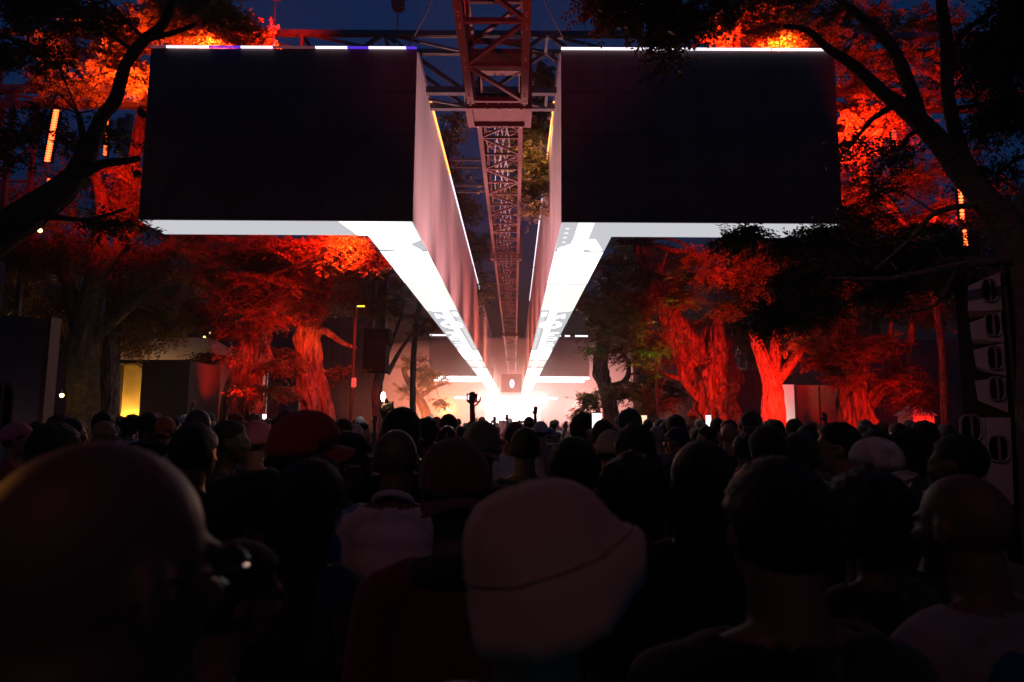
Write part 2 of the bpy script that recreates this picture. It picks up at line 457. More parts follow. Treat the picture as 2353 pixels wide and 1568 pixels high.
# cables slung inside the truss
mb = MB()
for k in range(5):
    pts = []
    for q in range(60):
        y = yp[0]+.6+q*.5; pts.append((xc+.14*math.sin(k*2+q*.5)+.05*k-.1, y, ZC+.30+.13*abs(math.sin(q*.35+k))))
    mb.tube(pts, .014, 6)
mb.build('cable', mat('grey_cable', (.25, .24, .25), .5), e)

# transverse goal-post truss
YT = 16.0; h1 = YT*.617; z1 = CAMZ+h1-.25; z2 = CAMZ+YT*.508; YT2 = YT*1.053
e = empty('cross_truss', (0, YT, z2), 'dark box truss spanning the view behind the near led blocks', 'truss')
xa, xb_ = -13.5, 15.0
ch = MB()
for y in (YT, YT2):
    for z, c in ((z1, .13), (z2, .16)): ch.box(xa, xb_, y-c/2, y+c/2, z-c/2, z+c/2)
ch.build('chord', m_dsteel, e)
br = MB(); n = 14; b = (xb_-xa)/n
for k in range(n+1):
    x = xa+k*b
    for y in (YT, YT2): 
        if k % 2 == 0: br.bar((x, y, z2), (x, y, z1), .08)
        if k < n: br.bar((x, y, z1 if k % 2 else z2), (x+b, y, z2 if k % 2 else z1), .09)
    br.bar((x, YT, z1), (x, YT2, z1), .07); br.bar((x, YT, z2), (x, YT2, z2), .07)
    if k < n: br.bar((x, YT, z1), (x+b, YT2, z1), .06); br.bar((x, YT, z2), (x+b, YT2, z2), .06)
br.build('brace', m_dsteel, e)
for x, xw in ((-12.9, 'leg'), (14.2, 'leg')):
    mb = MB()
    for sx in (-.45, .45):
        for y in (YT+.02, YT2-.02): mb.box(x+sx-.06, x+sx+.06, y-.05, y+.05, .01, z2-.09)
    for k in range(9):
        z = .4+k*1.05
        for y in (YT+.02, YT2-.02):
            mb.bar((x-.45, y, z), (x+.45, y, z), .05); mb.bar((x-.45 if k % 2 else x+.45, y, z), (x+.45 if k % 2 else x-.45, y, min(z+1.05, z2-.1)), .05)
    mb.build('leg', m_dsteel, e)
# second, farther transverse truss seen in the gap
e = empty('cross_truss', (0, 19.4, 9.2), 'farther dark cross truss seen low in the gap between the beams', 'truss')
ch = MB()
for y in (27.4, 28.2):
    for z in (11.5, 12.6): ch.box(-6, 7, y-.05, y+.05, z-.05, z+.05)
ch.build('chord', m_dsteel, e)
br = MB()
for k in range(16):
    x = -6+k*.8; br.bar((x, 27.4, 11.5 if k % 2 else 12.6), (x+.8, 27.4, 12.6 if k % 2 else 11.5), .05)
br.build('brace', m_dsteel, e)

# chain hoists with their chains
def hoist(px, lab, Y=14.8, pyh=-10):
    top = P(px, pyh, Y); bot = P(px, 108, Y); x = bot.x
    e = empty('chain_hoist', (x, Y, ZT), lab, 'chain hoist', 'chain hoists above the led blocks')
    mb = MB(); mb.box(x-.14, x+.14, Y-.12, Y+.12, top.z, top.z+.42); mb.box(x-.10, x+.10, Y-.1, Y+.1, top.z-.06, top.z-.001)
    mb.build('motor', mat('hoist_black', (.04, .035, .035), .5), e)
    mb = MB(); z = ZT+.42; k = 0
    while z < top.z-.06:
        dx, dy = (.018, 0) if k % 2 else (0, .018)
        pts = [(x+dx, Y+dy, z), (x+dx, Y+dy, z+.055), (x, Y, z+.075), (x-dx, Y-dy, z+.055), (x-dx, Y-dy, z), (x, Y, z-.02), (x+dx, Y+dy, z)]
        mb.tube(pts, .007, 5, False); z += .062; k += 1
    mb.build('chain', m_dsteel, e)
    mb = MB(); mb.ell((x, Y, ZT+.36), (.05, .05, .08)); mb.tube([(x, Y, ZT+.30), (x+.04, Y, ZT+.26), (x+.05, Y, ZT+.2), (x, Y, ZT+.16), (x-.04, Y, ZT+.2)], .014, 7)
    mb.box(x-.02, x+.02, Y-.02, Y+.02, ZT-.02, ZT+.165)
    mb.build('hook', m_bolt, e)
hoist(627, 'leftmost chain hoist, above the left led block beside red leaves')
hoist(912, 'black chain hoist motor and chain near the inner end of the left block', pyh=18)
hoist(1345, 'chain hoist beside dark leaves near the inner end of the right block', pyh=-25)
hoist(1641, 'rightmost chain hoist against the bright red leaves', pyh=-25)
for pa, pb, lab in (((992, 0), (938, 110), 'thin steel guy wire slanting down left of the long truss'), ((1252, 0), (1306, 110), 'thin steel guy wire slanting down right of the long truss')):
    a = P(pa[0], pa[1]-60 if 1 else 0, 13.5); b = P(pb[0], pb[1], 14.4)
    a = P(pa[0]+(pa[0]-pb[0])*.5, -55, 13.6)
    mb = MB(); mb.tube([a, a.lerp(b, .5)+Vector((0, 0, -.04)), b], .018, 6)
    tag(mb.build('guy_wire', m_dsteel), lab, 'cable', 'steel wires above the led blocks')

# ================================================================ stage at the far end
YS = 100.0
def sx(px): return P(px, 940, YS).x
def sz(py): return P(1176, py, YS).z
e = empty('stage', (sx(1176), YS, 0), 'blown-out white stage at the end of the light beams', 'stage')
mb = MB(); mb.box(sx(1095), sx(1262), YS-2, YS+8, .01, 1.5); mb.build('platform', mat('stage_black', (.03, .03, .03), .6), e)
mb = MB(); mb.box(sx(1110), sx(1245), YS+7, YS+7.4, 1.52, sz(905)); mb.build('back_screen', emis('stage_white', (1, .84, .78), 6.5), e)
mb = MB(); mb.box(sx(1100), sx(1255), YS+1, YS+8.5, sz(908), sz(898)); mb.build('roof', m_dsteel, e)
mb = MB(); mb.box(sx(1045), sx(1280), YS-.3, YS+.9, sz(917), sz(913)); mb.build('light_strip', m_far, e)
for k, (a, b) in enumerate(((1123, 1170), (1179, 1232))):
    mb = MB(); mb.box(sx(a), sx(b), YS, YS+.4, 1.52, sz(950)); mb.build('booth_screen', emis('booth_white', (1, .95, .92), 12), e)
for k in range(9):
    x = sx(1114+k*13.2); mb = MB(); mb.ell((x, YS+2, sz(939)+rnd(-.1, .1)), rnd(.16, .34), 10, 8); mb.build('stage_lamp', emis('stage_lamp', (1, .9, .85), 40), e)
mb = MB(); mb.box(sx(1104), sx(1250), YS+1.95, YS+2.1, sz(934), sz(932)); mb.build('lamp_bar', m_dsteel, e)
# hanging box with the lit 0
yz = 66
e = empty('hanging_sign', P(1176, 882, yz), 'dark hanging box showing a glowing white 0 under the truss end', 'sign')
a = P(1152, 860, yz); b = P(1199, 902, yz)
mb = MB(); mb.box(a.x, b.x, yz, yz+.5, b.z, a.z); mb.build('box', m_face, e)
c = P(1176.5, 882, yz); mb = MB(); n = 20
for k in range(n):
    t = 2*math.pi*k/n
    for rr in (1, .4): mb.v.append((c.x+.22*rr*math.cos(t)*(1 if rr == 1 else .9), yz-.01, c.z+.4*rr*math.sin(t)*(1 if rr == 1 else 1.3)))
for k in range(n):
    k2 = (k+1) % n; mb.f.append((2*k, 2*k+1, 2*k2+1, 2*k2))
mb.build('digit', emis('digit', (.75, .8, 1), 4), e)

# ================================================================ walls, tents, containers
m_wall = mat('dark_hoarding', (.045, .04, .038), .8, var=.2, scale=.5, bump=.1, bscale=6)
def wall(px0, px1, py, Y, lab, m=m_wall, d=.4, panels=6, name='hoarding'):
    a = P(px0, py, Y); b = P(px1, py, Y)
    e = empty(name, ((a.x+b.x)/2, Y, 0), lab, 'wall')
    mb = MB(); mb.box(a.x, b.x, Y, Y+d, 0.01, a.z); mb.build('panel', m, e)
    mb = MB()
    for k in range(panels+1):
        x = a.x+(b.x-a.x)*k/panels; mb.box(x-.03, x+.03, Y-.04, Y-.002, .02, a.z-.03)
    mb.build('batten', mat('batten_dark', (.06, .055, .055), .7), e)
    return e
wall(430, 690, 762, 38, 'dark hoarding wall behind the two gnarled trees left')
wall(700, 872, 730, 44, 'tall dark hazy wall behind the black hanging speaker')
wall(1455, 1600, 790, 44, 'tall hazy wall behind the pale right-hand trunks')
wall(1600, 1760, 850, 36, 'dark wall between the two big red trunks')
wall(1828, 1935, 885, 27, 'yellowish dark wall right of the white lit panel', mat('ochre_wall', (.30, .22, .12), .8, var=.2, scale=1.5), panels=2)
wall(1960, 2215, 780, 32, 'dark building behind the trees and red tent at right', panels=8)
def lit_panel(px0, px1, py0, Y, lab, pw, col=(1, .75, .7)):
    a = P(px0, py0, Y); b = P(px1, py0, Y)
    e = empty('lit_panel', ((a.x+b.x)/2, Y, 0), lab, 'panel')
    mb = MB(); mb.box(a.x, b.x, Y, Y+.08, .02, a.z); mb.build('sheet', mat('white_sheet', (.78, .75, .74), .6, var=.06, scale=2), e)
    mb = MB(); mb.box(b.x+.003, b.x+.05, Y-.05, Y+.1, .015, a.z+.02); mb.build('post', mat('black_metal', None), e)
    L = P((px0+px1)/2, 975, Y-1.6); spot_fixture((L.x, Y-1.5, 1.0), ((a.x+b.x)/2, Y, 2.6), pw, col, 'added unseen lamp brightening the '+lab, 70, 1, scale=.8, lens_s=1)  # lamp added so the white sheet looks lit
    return e
lit_panel(1795, 1824, 884, 25, 'tall white lit panel right of the forked red tree', 140)
lit_panel(604, 612, 858, 26, 'narrow pale lit panel beside the left gnarled trunk', 70, (1, .7, .62))

# left: big dark side wall near the camera
e = empty('side_wall', P(60, 965, 9), 'tall dark grey panel at the left edge behind the speaker', 'panel')
a = P(-260, 700, 9); b = P(112, 735, 9)
mb = MB(); mb.prism([(a.x, 9.0, .02), (b.x, 9.0, .02), (b.x, 9.0, b.z), (a.x, 9.0, b.z+.25)], (0, 0, 0), (0, .12, 0)); mb.build('panel', mat('grey_drape', (.09, .075, .085), .6, var=.12, scale=1.5, bump=.2, bscale=3), e)
mb = MB(); mb.box(b.x+.002, b.x+.07, 8.95, 9.15, .015, b.z+.03); mb.build('edge_post', mat('red_post', (.07, .02, .02), .6), e)
# booth with yellow lit opening
Y = 19
e = empty('booth', P(350, 960, Y), 'dark booth with a glowing yellow canvas opening', 'booth')
a = P(263, 829, Y); b = P(328, 829, Y); c = P(437, 829, Y)
mk = mat('booth_dark', (.05, .04, .04), .7, var=.2, scale=2)
mb = MB(); mb.box(b.x, c.x, Y, Y+2, .02, b.z); mb.build('side_box', mk, e)
mb = MB(); mb.box(a.x-.06, a.x, Y, Y+2, .02, a.z); mb.box(a.x, b.x-.003, Y, Y+2, a.z-.08, a.z-.004); mb.build('frame', mk, e)
mb = MB(); mb.box(a.x+.003, b.x-.003, Y+.5, Y+.56, .02, a.z-.09); mb.build('canvas', mat('cream_canvas', (.75, .6, .35), .8, var=.25, scale=1.2, bump=.5, bscale=4), e)
point(((a.x+b.x)/2, Y+.16, 1.25), 190, (1, .50, .08), e, .05)
# peaked tent roof behind
t = P(345, 800, Y+5); l = P(285, 832, Y+5); r = P(520, 828, Y+5)
e = empty('marquee', (t.x, Y+5, 0), 'peaked canvas marquee roof behind the booth', 'tent')
mb = MB(); hx = (r.x-l.x)/2; cx = (l.x+r.x)/2
mb.add([(l.x, Y+4, l.z), (r.x, Y+4, l.z), (r.x, Y+9, l.z), (l.x, Y+9, l.z), (cx-1.2, Y+6, t.z+.5), (cx+.8, Y+6, t.z+.5)], [(0, 1, 5, 4), (1, 2, 5), (2, 3, 4, 5), (3, 0, 4)])
mb.build('roof', mat('tan_canvas', (.45, .36, .24), .8, var=.1, scale=1, bump=.3, bscale=3), e)
mb = MB(); mb.box(l.x+.1, r.x-.1, Y+4.1, Y+8.9, .02, l.z-.01); mb.build('wall', mat('tent_wall', (.12, .10, .09), .8, var=.15, scale=1), e)
point((l.x+1.6, Y+3.0, l.z+.9), 40, (1, .55, .25), e, .04)  # bare lamp added to brighten the tent roof
# red lit tent at right
Y = 22
a = P(2098, 955, Y); b = P(2146, 955, Y)
e = empty('tent', ((a.x+b.x)/2, Y, 0), 'small white tent glowing red between tree and speakers', 'tent')
cv = mat('white_canvas', (.7, .68, .66), .8, var=.08, scale=2, bump=.5, bscale=5)
mb = MB(); mb.box(a.x, b.x, Y, Y+.9, .02, a.z); mb.build('wall', cv, e)
mb = MB(); xm = (a.x+b.x)/2; mb.add([(a.x-.08, Y-.08, a.z+.003), (b.x+.08, Y-.08, a.z+.003), (b.x+.08, Y+1, a.z+.003), (a.x-.08, Y+1, a.z+.003), (xm, Y+.45, a.z+.5)], [(0, 1, 4), (1, 2, 4), (2, 3, 4), (3, 0, 4)]); mb.build('roof', cv, e)
spot_fixture((xm+.2, Y-2.0, 1.1), (xm, Y, 1.9), 420, RED, 'small red floor lamp in front of the glowing tent', 60, 1, scale=.8, lens_s=1)

# scaffold tower far left
Y = 30; a = P(425, 640, Y); b = P(505, 640, Y)
e = empty('scaffold_tower', ((a.x+b.x)/2, Y, 0), 'dark scaffold tower with platform showing through the left trees', 'scaffold')
mb = MB()
for x in (a.x, b.x):
    for y in (Y, Y+1.5): mb.box(x-.08, x+.08, y-.08, y+.08, .02, a.z+1.2)
mb.build('post', m_dsteel, e)
mb = MB()
for k in range(5):
    z = 1.5+k*1.6
    mb.bar((a.x, Y, z), (b.x, Y, z+1.6), .07); mb.bar((b.x, Y, z), (a.x, Y, z+1.6), .07); mb.bar((a.x, Y, z), (b.x, Y, z), .07)
mb.build('brace', m_dsteel, e)
mb = MB(); mb.box(a.x-.6, b.x+.6, Y-.4, Y+1.9, a.z+1.202, a.z+2.6); mb.build('platform', m_face, e)

# ================================================================ PA
m_hd = mat('handle_frame', (.16, .14, .145), .6)
m_pa = mat('grey_cabinet', (.36, .31, .32), .6, var=.08, scale=4, bump=.15, bscale=60)
m_blk = mat('black_grille', (.004, .004, .004), .9, spec=.02)
def handle(mb_frame, mb_hole, cx, cz, y, rx, rz):
    n = 20
    def pt(t, k):
        c, s = math.cos(t), math.sin(t)
        return (cx+rx*k*math.copysign(abs(c)**.6, c), cz+rz*k*math.copysign(abs(s)**.6, s))
    o = len(mb_frame.v)
    for k in range(n):
        t = 2*math.pi*k/n
        for kk, yy in ((1.25, y-.004), (1.15, y-.02), (1.0, y-.006)):
            p = pt(t, kk); mb_frame.v.append((p[0], yy, p[1]))
    for k in range(n):
        k2 = (k+1) % n
        for q in range(2): mb_frame.f.append((o+3*k+q, o+3*k+q+1, o+3*k2+q+1, o+3*k2+q))
    mb_frame.box(cx-.012, cx+.012, y-.03, y-.01, cz-rz*1.05, cz+rz*1.05)
    mb_hole.add([(pt(2*math.pi*k/n, 1.0)[0], y-.005, pt(2*math.pi*k/n, 1.0)[1]) for k in range(n)], [tuple(range(n))])
Y = 8.6
def cab(poly, name, lab, hc, grp, rx=.085, rz=.13, Y=Y, flip=False):
    """cabinet: side face polygon in picture pixels"""
    pts = [P(x, y, Y) for x, y in poly]
    c = sum(pts, Vector())/len(pts)
    e = empty(name, (c.x, Y, min(p.z for p in pts)), lab, 'speaker', grp)
    mb = MB(); rd = Vector((c.x, Y, 0)).normalized()*.95; mb.prism([(p.x, Y, p.z) for p in pts][::-1], (0, 0, 0), rd); mb.build('cabinet', m_pa, e)
    h = P(hc[0], hc[1], Y); fr = MB(); ho = MB(); handle(fr, ho, h.x, h.z, Y, rx, rz)
    fr.build('handle', m_hd, e); ho.build('handle_recess', m_blk, e)
    return e
G = 'speaker cabinets of the right-hand array'
cab([(2224, 658), (2298, 625), (2303, 713), (2224, 714)], 'line_array_speaker', 'topmost grey wedge speaker of the right hanging array, red lit top', (2273, 668), G)
cab([(2228, 742), (2300, 716), (2308, 786), (2232, 778)], 'line_array_speaker', 'second grey wedge speaker from the top of the right array', (2281, 747), G)
cab([(2236, 804), (2307, 788), (2313, 864), (2243, 842)], 'line_array_speaker', 'third grey wedge speaker from the top of the right array', (2286, 823), G)
cab([(2240, 875), (2311, 868), (2317, 948), (2246, 916)], 'line_array_speaker', 'lowest hanging wedge speaker of the right array, above the stack', (2290, 894), G)
cab([(2203, 960), (2264, 960), (2264, 1130), (2206, 1130)], 'speaker_cabinet', 'left grey speaker cabinet standing at the foot of the right array', (2231, 984), G, .11, .14)
cab([(2265.5, 960), (2322, 960), (2330, 1160), (2265.5, 1160)], 'speaker_cabinet', 'right grey speaker cabinet standing at the foot of the right array', (2294, 1032), G, .11, .14)
e = empty('speaker_scrim', P(2400, 1568, 8.4), 'tall black scrim frame at the right edge beside the array', 'panel')
a = P(2322, 620, 8.45); mb = MB(); mb.box(a.x+.03, a.x+1.6, 8.42, 9.6, .02, a.z); mb.build('scrim', m_blk, e)
mb = MB(); mb.tube([(a.x, 8.5, .02), (a.x-.06, 8.5, a.z+.5)], .022, 8); mb.build('pole', mat('black_metal', None), e)
for k, (p0, lab) in enumerate((((-60, 598, 13, 655), 'upper wedge speaker cut off by the left edge, pink lit'), ((-66, 672, 7, 716), 'lower wedge speaker cut off by the left edge'))):
    x0, y0, x1, y1 = p0
    cab([(x0, y0), (x1-4, y0+4), (x1, y0+14), (x1-3, y1), (x0, y1)], 'line_array_speaker', lab, (x0+25, (y0+y1)/2), 'speakers at the left edge', .08, .1, 7.5)
cab([(-80, 899), (30, 900), (26, 1085), (-80, 1090)], 'speaker_cabinet', 'grey speaker cabinet with oval handle standing at the left edge', (8, 935), 'speakers at the left edge', .075, .2, 6.2)
# black hanging speaker near the left wall
Y = 26; a = P(836, 755, Y); b = P(892, 855, Y)
e = empty('hanging_speaker', (a.x, Y, b.z), 'black rectangular speaker hanging before the hazy wall', 'speaker')
mb = MB()
for k in range(3):
    z0 = b.z+(a.z-b.z)*k/3; z1_ = b.z+(a.z-b.z)*(k+1)/3
    mb.box(a.x, b.x-.12*(k != 2), Y, Y+.8, z0+.006, z1_-.006)
mb.build('cabinet', m_blk, e)
mb = MB(); mb.box(a.x+.2, a.x+.3, Y+.3, Y+.4, a.z, a.z+2.2); mb.box(b.x-.3, b.x-.2, Y+.3, Y+.4, a.z, a.z+2.2); mb.build('rigging', m_dsteel, e)
# pole with sign and yellow lamp
Y = 23; p = P(808, 985, Y); t = P(818, 704, Y)
e = empty('lamp_pole', (p.x, Y, 0), 'thin pole carrying a small white number sign and yellow lamp', 'pole')
mb = MB(); mb.tube([(p.x-.06, Y, .02), t], .055, 8); mb.build('pole', mat('pole_grey', (.012, .010, .010), .7), e)
mb = MB(); mb.bar(t, P(836, 699, Y), .05, .04); mb.build('arm', mat('pole_grey', None), e)
q = P(832, 703, Y); mb = MB(); mb.box(q.x-.16, q.x+.08, Y-.05, Y+.05, q.z-.035, q.z+.0); mb.build('lamp_head', emis('yellow_lamp', (1, .75, .05), 2.5), e)
a = P(808.5, 869, Y-.1); b = P(817.5, 890, Y-.1)
s = MB(); s.box(a.x, b.x, Y-.1, Y-.08, b.z, a.z); sg = s.build('sign_plate', mat('sign_white', (.75, .68, .66), .6), e)
def text(body, size, loc, m, parent, rot=(R(90), 0, 0), name='lettering', sx_=1.0):
    cu = bpy.data.curves.new('lettering', 'FONT'); cu.body = body; cu.size = size; cu.align_x = 'CENTER'; cu.align_y = 'CENTER'
    o = bpy.data.objects.new('tmp', cu); COL.objects.link(o)
    me = bpy.data.meshes.new_from_object(o.evaluated_get(bpy.context.evaluated_depsgraph_get()))
    bpy.data.objects.remove(o)
    Mx = Matrix.Translation(loc) @ Matrix.Rotation(rot[0], 4, 'X') @ Matrix.Diagonal((sx_, 1, 1, 1))
    me.transform(Mx); return link(name, me, m, parent)
cx = (a.x+b.x)/2; tk = mat('sign_ink', (.08, .05, .05), .7)
text('B', .11, (cx, Y-.103, (a.z+b.z)/2+.02), tk, sg); text('25', .085, (cx, Y-.103, b.z+.05), tk, sg)

# vertical red LED bars among the trees
def led_bar(px0, py0, px1, py1, Y, lab, n=26, w=.16, s=None, gap=()):
    a = P(px0, py0, Y); b = P(px1, py1, Y)
    e = empty('led_bar', b, lab, 'light bar', 'upright red light bars among the trees')
    mb = MB(); mb.bar(a+Vector((0, .06, 0)), b+Vector((0, .06, 0)), w*1.1, .06); mb.build('housing', mat('black_metal', None), e)
    mb = MB()
    for k in range(n):
        t = (k+.5)/n
        if any(g0 < t < g1 for g0, g1 in gap): continue
        p = a.lerp(b, t); mb.ell(p, (w*.5, .03, (a-b).length/n*.42), 8, 6)
    mb.build('diode', s or m_red_e, e)
    return e
m_hot = emis('led_hot_red', (1.0, .085, .02), 7)
led_bar(130, 252, 108, 372, 11, 'brightest red light bar, left of the near block', 22, .10, m_hot)
led_bar(113, 410, 106, 452, 11, 'short dim red light bar below the brightest one', 8, .05)
led_bar(246, 272, 241, 358, 14, 'orange-red light bar half hidden behind branches at left', 14, .08, emis('led_orange_red', (1, .12, .02), 2.6))
led_bar(2206, 432, 2212, 505, 13, 'right red light bar beside the dark forking trunk', 9, .09, m_hot, gap=())
led_bar(2216, 528, 2220, 566, 13, 'broken lower red light bar right of the dark foliage', 6, .08, m_hot)
led_bar(2053, 298, 2058, 350, 14, 'dim red light bar behind leaves right of the block', 8, .12, emis('led_dim_red', (1, .05, .02), 1.6))
# tall white-ish cylinders beside the left bar
e = empty('hanging_bundle', P(285, 360, 13), 'pair of dark red-lit hanging tubes left of the near block', 'tube')
mb = MB(); mb.tube([P(283, 275, 13.5), P(278, 350, 13.5)], .11, 12); mb.tube([P(298, 265, 13.5), P(290, 330, 13.5), P(283, 362, 13.5)], .08, 12); mb.build('tube', mat('tube_grey', (.35, .3, .3), .4), e)
# small warm bulbs
def bulb(px, py, Y, r, lab, col=(1, .62, .2), s=14, power=0):
    p = P(px, py, Y); e = empty('bulb_lamp', p, lab, 'lamp', 'small bulbs far behind the crowd')
    mb = MB(); mb.ell(p, r, 10, 8); mb.build('bulb', emis('bulb_%.2f_%.1f' % (col[1], s), col, s), e)
    mb = MB(); mb.tube([p+Vector((0, 0, r*.7)), p+Vector((0, 0, r*3))], r*.4, 8); mb.build('socket', mat('black_metal', None), e)
    if power: point(p-Vector((0, .15, 0)), power, col, e, .03)
bulb(114, 911, 22, .05, 'left bulb of the warm pair behind the left panel')
bulb(142, 909, 16.2, .045, 'right bulb of the warm pair, nearer the dark trunk', power=1.5)
bulb(233, 936, 24, .05, 'small bulb just right of the dark yellowish trunk')
bulb(260, 931, 24, .05, 'small bulb close to the left edge of the booth')
bulb(92, 530, 14, .045, 'single orange bulb high under the big dark branch', (1, .3, .1), 10)
bulb(487, 742, 30, .05, 'tiny bulb high in the left foliage', (1, .8, .3), 4)
bulb(470, 775, 30, .06, 'small yellowish bulb low in the left foliage', (1, .7, .2), 2.5)
bulb(483, 765, 31, .05, 'faint yellow bulb beside the scaffold tower', (1, .8, .3), 2)
# ================================================================ trees
def leaf_mat(name, c, tr=.35):
    m = mat(name, c, .55, var=.45, scale=1.7, trans=tr, spec=.35)
    return m
LF_RED = leaf_mat('leaf_red_tinted', (.15, .09, .03))  # red lamp light mixed into the green of the leaves
LF_Y = leaf_mat('leaf_yellow_green', (.20, .19, .04))
LF_D = leaf_mat('leaf_dark', (.045, .065, .025), .15)
def bark_mat(name, dark, light, sc, bump):
    m = mat(name, light, .9, spec=.25); n = m.node_tree; b = n.nodes['Principled BSDF']
    tc = n.nodes.new('ShaderNodeTexCoord'); mp = n.nodes.new('ShaderNodeMapping'); mp.inputs['Scale'].default_value = (sc, sc, sc*.22)
    nz = n.nodes.new('ShaderNodeTexNoise'); nz.inputs['Scale'].default_value = 1; nz.inputs['Detail'].default_value = 8; nz.inputs['Roughness'].default_value = .65; nz.inputs['Distortion'].default_value = .8
    cr = n.nodes.new('ShaderNodeValToRGB'); cr.color_ramp.elements[0].position = .40; cr.color_ramp.elements[1].position = .60
    cr.color_ramp.elements[0].color = (*dark, 1); cr.color_ramp.elements[1].color = (*light, 1)
    bp = n.nodes.new('ShaderNodeBump'); bp.inputs['Strength'].default_value = bump; bp.inputs['Distance'].default_value = .09
    n.links.new(tc.outputs['Object'], mp.inputs[0]); n.links.new(mp.outputs[0], nz.inputs['Vector']); n.links.new(nz.outputs['Fac'], cr.inputs[0])
    n.links.new(cr.outputs[0], b.inputs['Base Color']); n.links.new(nz.outputs['Fac'], bp.inputs['Height']); n.links.new(bp.outputs[0], b.inputs['Normal'])
    return m
BK = bark_mat('bark', (.06, .038, .03), (.22, .155, .12), 8, .9)
BKS = bark_mat('smooth_bark', (.06, .04, .03), (.24, .18, .14), 16, .8)
_old = mat('plain_bark', (.20, .145, .115), .9, var=.6, scale=7, bump=1.0, bscale=9)
BKD = mat('dark_bark', (.05, .04, .035), .9, var=.4, scale=6, bump=.8, bscale=20)

def sprigs(N, rs, centers, L, leaf, K=7, droop=.25, flat=.6, updir=None):
    """N sprays of 2K+1 leaflets; returns vertex and face arrays"""
    K2 = 2*K+1
    t = np.repeat(np.linspace(.12, 1, K), 2); sd = np.tile([1, -1], K)
    t = np.append(t, 1.05); sd = np.append(sd, 0)
    Ls = rs.uniform(.6, 1.25, N)*L
    base = np.zeros((N, K2, 3)); base[:, :, 0] = t[None]*Ls[:, None]
    base[:, :, 2] = -droop*(t[None]**2)*Ls[:, None]
    ang = np.where(sd == 0, 0, sd*1.05)[None] + rs.normal(0, .22, (N, K2))
    d = np.stack([np.cos(ang), np.sin(ang), -droop*1.2*np.ones_like(ang)+rs.normal(0, .25, (N, K2))], -1)
    ll = leaf*(1-.35*np.abs(t-.5))[None]*rs.uniform(.7, 1.25, (N, K2))
    nrm = np.stack([rs.normal(0, .35, (N, K2)), rs.normal(0, .35, (N, K2)), np.ones((N, K2))], -1)
    sid = np.cross(nrm, d); sid /= np.linalg.norm(sid, axis=-1, keepdims=True)
    d /= np.linalg.norm(d, axis=-1, keepdims=True)
    a = base; c = base + d*ll[..., None]; m = base + d*ll[..., None]*.5
    wv = sid*ll[..., None]*.21
    q = np.stack([a, m+wv, c, m-wv], 2)                 # N,K2,4,3
    yaw = rs.uniform(0, 2*np.pi, N); pit = rs.normal(.0, flat, N); rol = rs.normal(0, flat, N)
    cy_, sy = np.cos(yaw), np.sin(yaw); cp, sp = np.cos(pit), np.sin(pit); cr, sr = np.cos(rol), np.sin(rol)
    Rz = np.zeros((N, 3, 3)); Rz[:, 0, 0] = cy_; Rz[:, 0, 1] = -sy; Rz[:, 1, 0] = sy; Rz[:, 1, 1] = cy_; Rz[:, 2, 2] = 1
    Ry = np.zeros((N, 3, 3)); Ry[:, 0, 0] = cp; Ry[:, 0, 2] = sp; Ry[:, 2, 0] = -sp; Ry[:, 2, 2] = cp; Ry[:, 1, 1] = 1
    Rx = np.zeros((N, 3, 3)); Rx[:, 1, 1] = cr; Rx[:, 1, 2] = -sr; Rx[:, 2, 1] = sr; Rx[:, 2, 2] = cr; Rx[:, 0, 0] = 1
    RR = Rz @ Ry @ Rx
    q = np.einsum('nij,nkvj->nkvi', RR, q) + centers[:, None, None, :]
    stemd = np.einsum('nij,j->ni', RR, np.array([1, 0, -droop]))*Ls[:, None]
    return q.reshape(-1, 3), stemd

def mesh_quads(name, v, m, parent, extra=None):
    nq = len(v)//4
    me = bpy.data.meshes.new(name)
    ev, ef = (extra.v, extra.f) if extra else ([], [])
    nv = len(v)
    allv = np.concatenate([v, np.array(ev).reshape(-1, 3)]) if ev else v
    loops = np.arange(nq*4, dtype=np.int32)
    starts = np.arange(nq, dtype=np.int32)*4; tot = np.full(nq, 4, np.int32)
    if ef:
        el_ = np.concatenate([np.array(f) for f in ef]).astype(np.int32)+nv
        et = np.array([len(f) for f in ef], np.int32)
        es = np.concatenate([[0], np.cumsum(et)[:-1]]).astype(np.int32)+nq*4
        loops = np.concatenate([loops, el_]); starts = np.concatenate([starts, es]); tot = np.concatenate([tot, et])
    me.vertices.add(len(allv)); me.vertices.foreach_set('co', allv.astype(np.float32).ravel())
    me.loops.add(len(loops)); me.loops.foreach_set('vertex_index', loops)
    me.polygons.add(len(starts)); me.polygons.foreach_set('loop_start', starts); me.polygons.foreach_set('loop_total', tot)
    me.update(calc_edges=True); me.validate()
    return link(name, me, m, parent)

def resample(pts, rad, step):
    P_, R_ = [pts[0]], [rad[0]]
    n = len(pts)
    for i in range(n-1):
        p0 = pts[max(i-1, 0)]; p1 = pts[i]; p2 = pts[i+1]; p3 = pts[min(i+2, n-1)]
        k = max(2, int((p2-p1).length/step))
        for j in range(1, k+1):
            t = j/k
            q = .5*((2*p1)+(p2-p0)*t+(2*p0-5*p1+4*p2-p3)*t*t+(3*p1-p0-3*p2+p3)*t*t*t)
            P_.append(q); R_.append(rad[i]+(rad[i+1]-rad[i])*t)
    return P_, R_

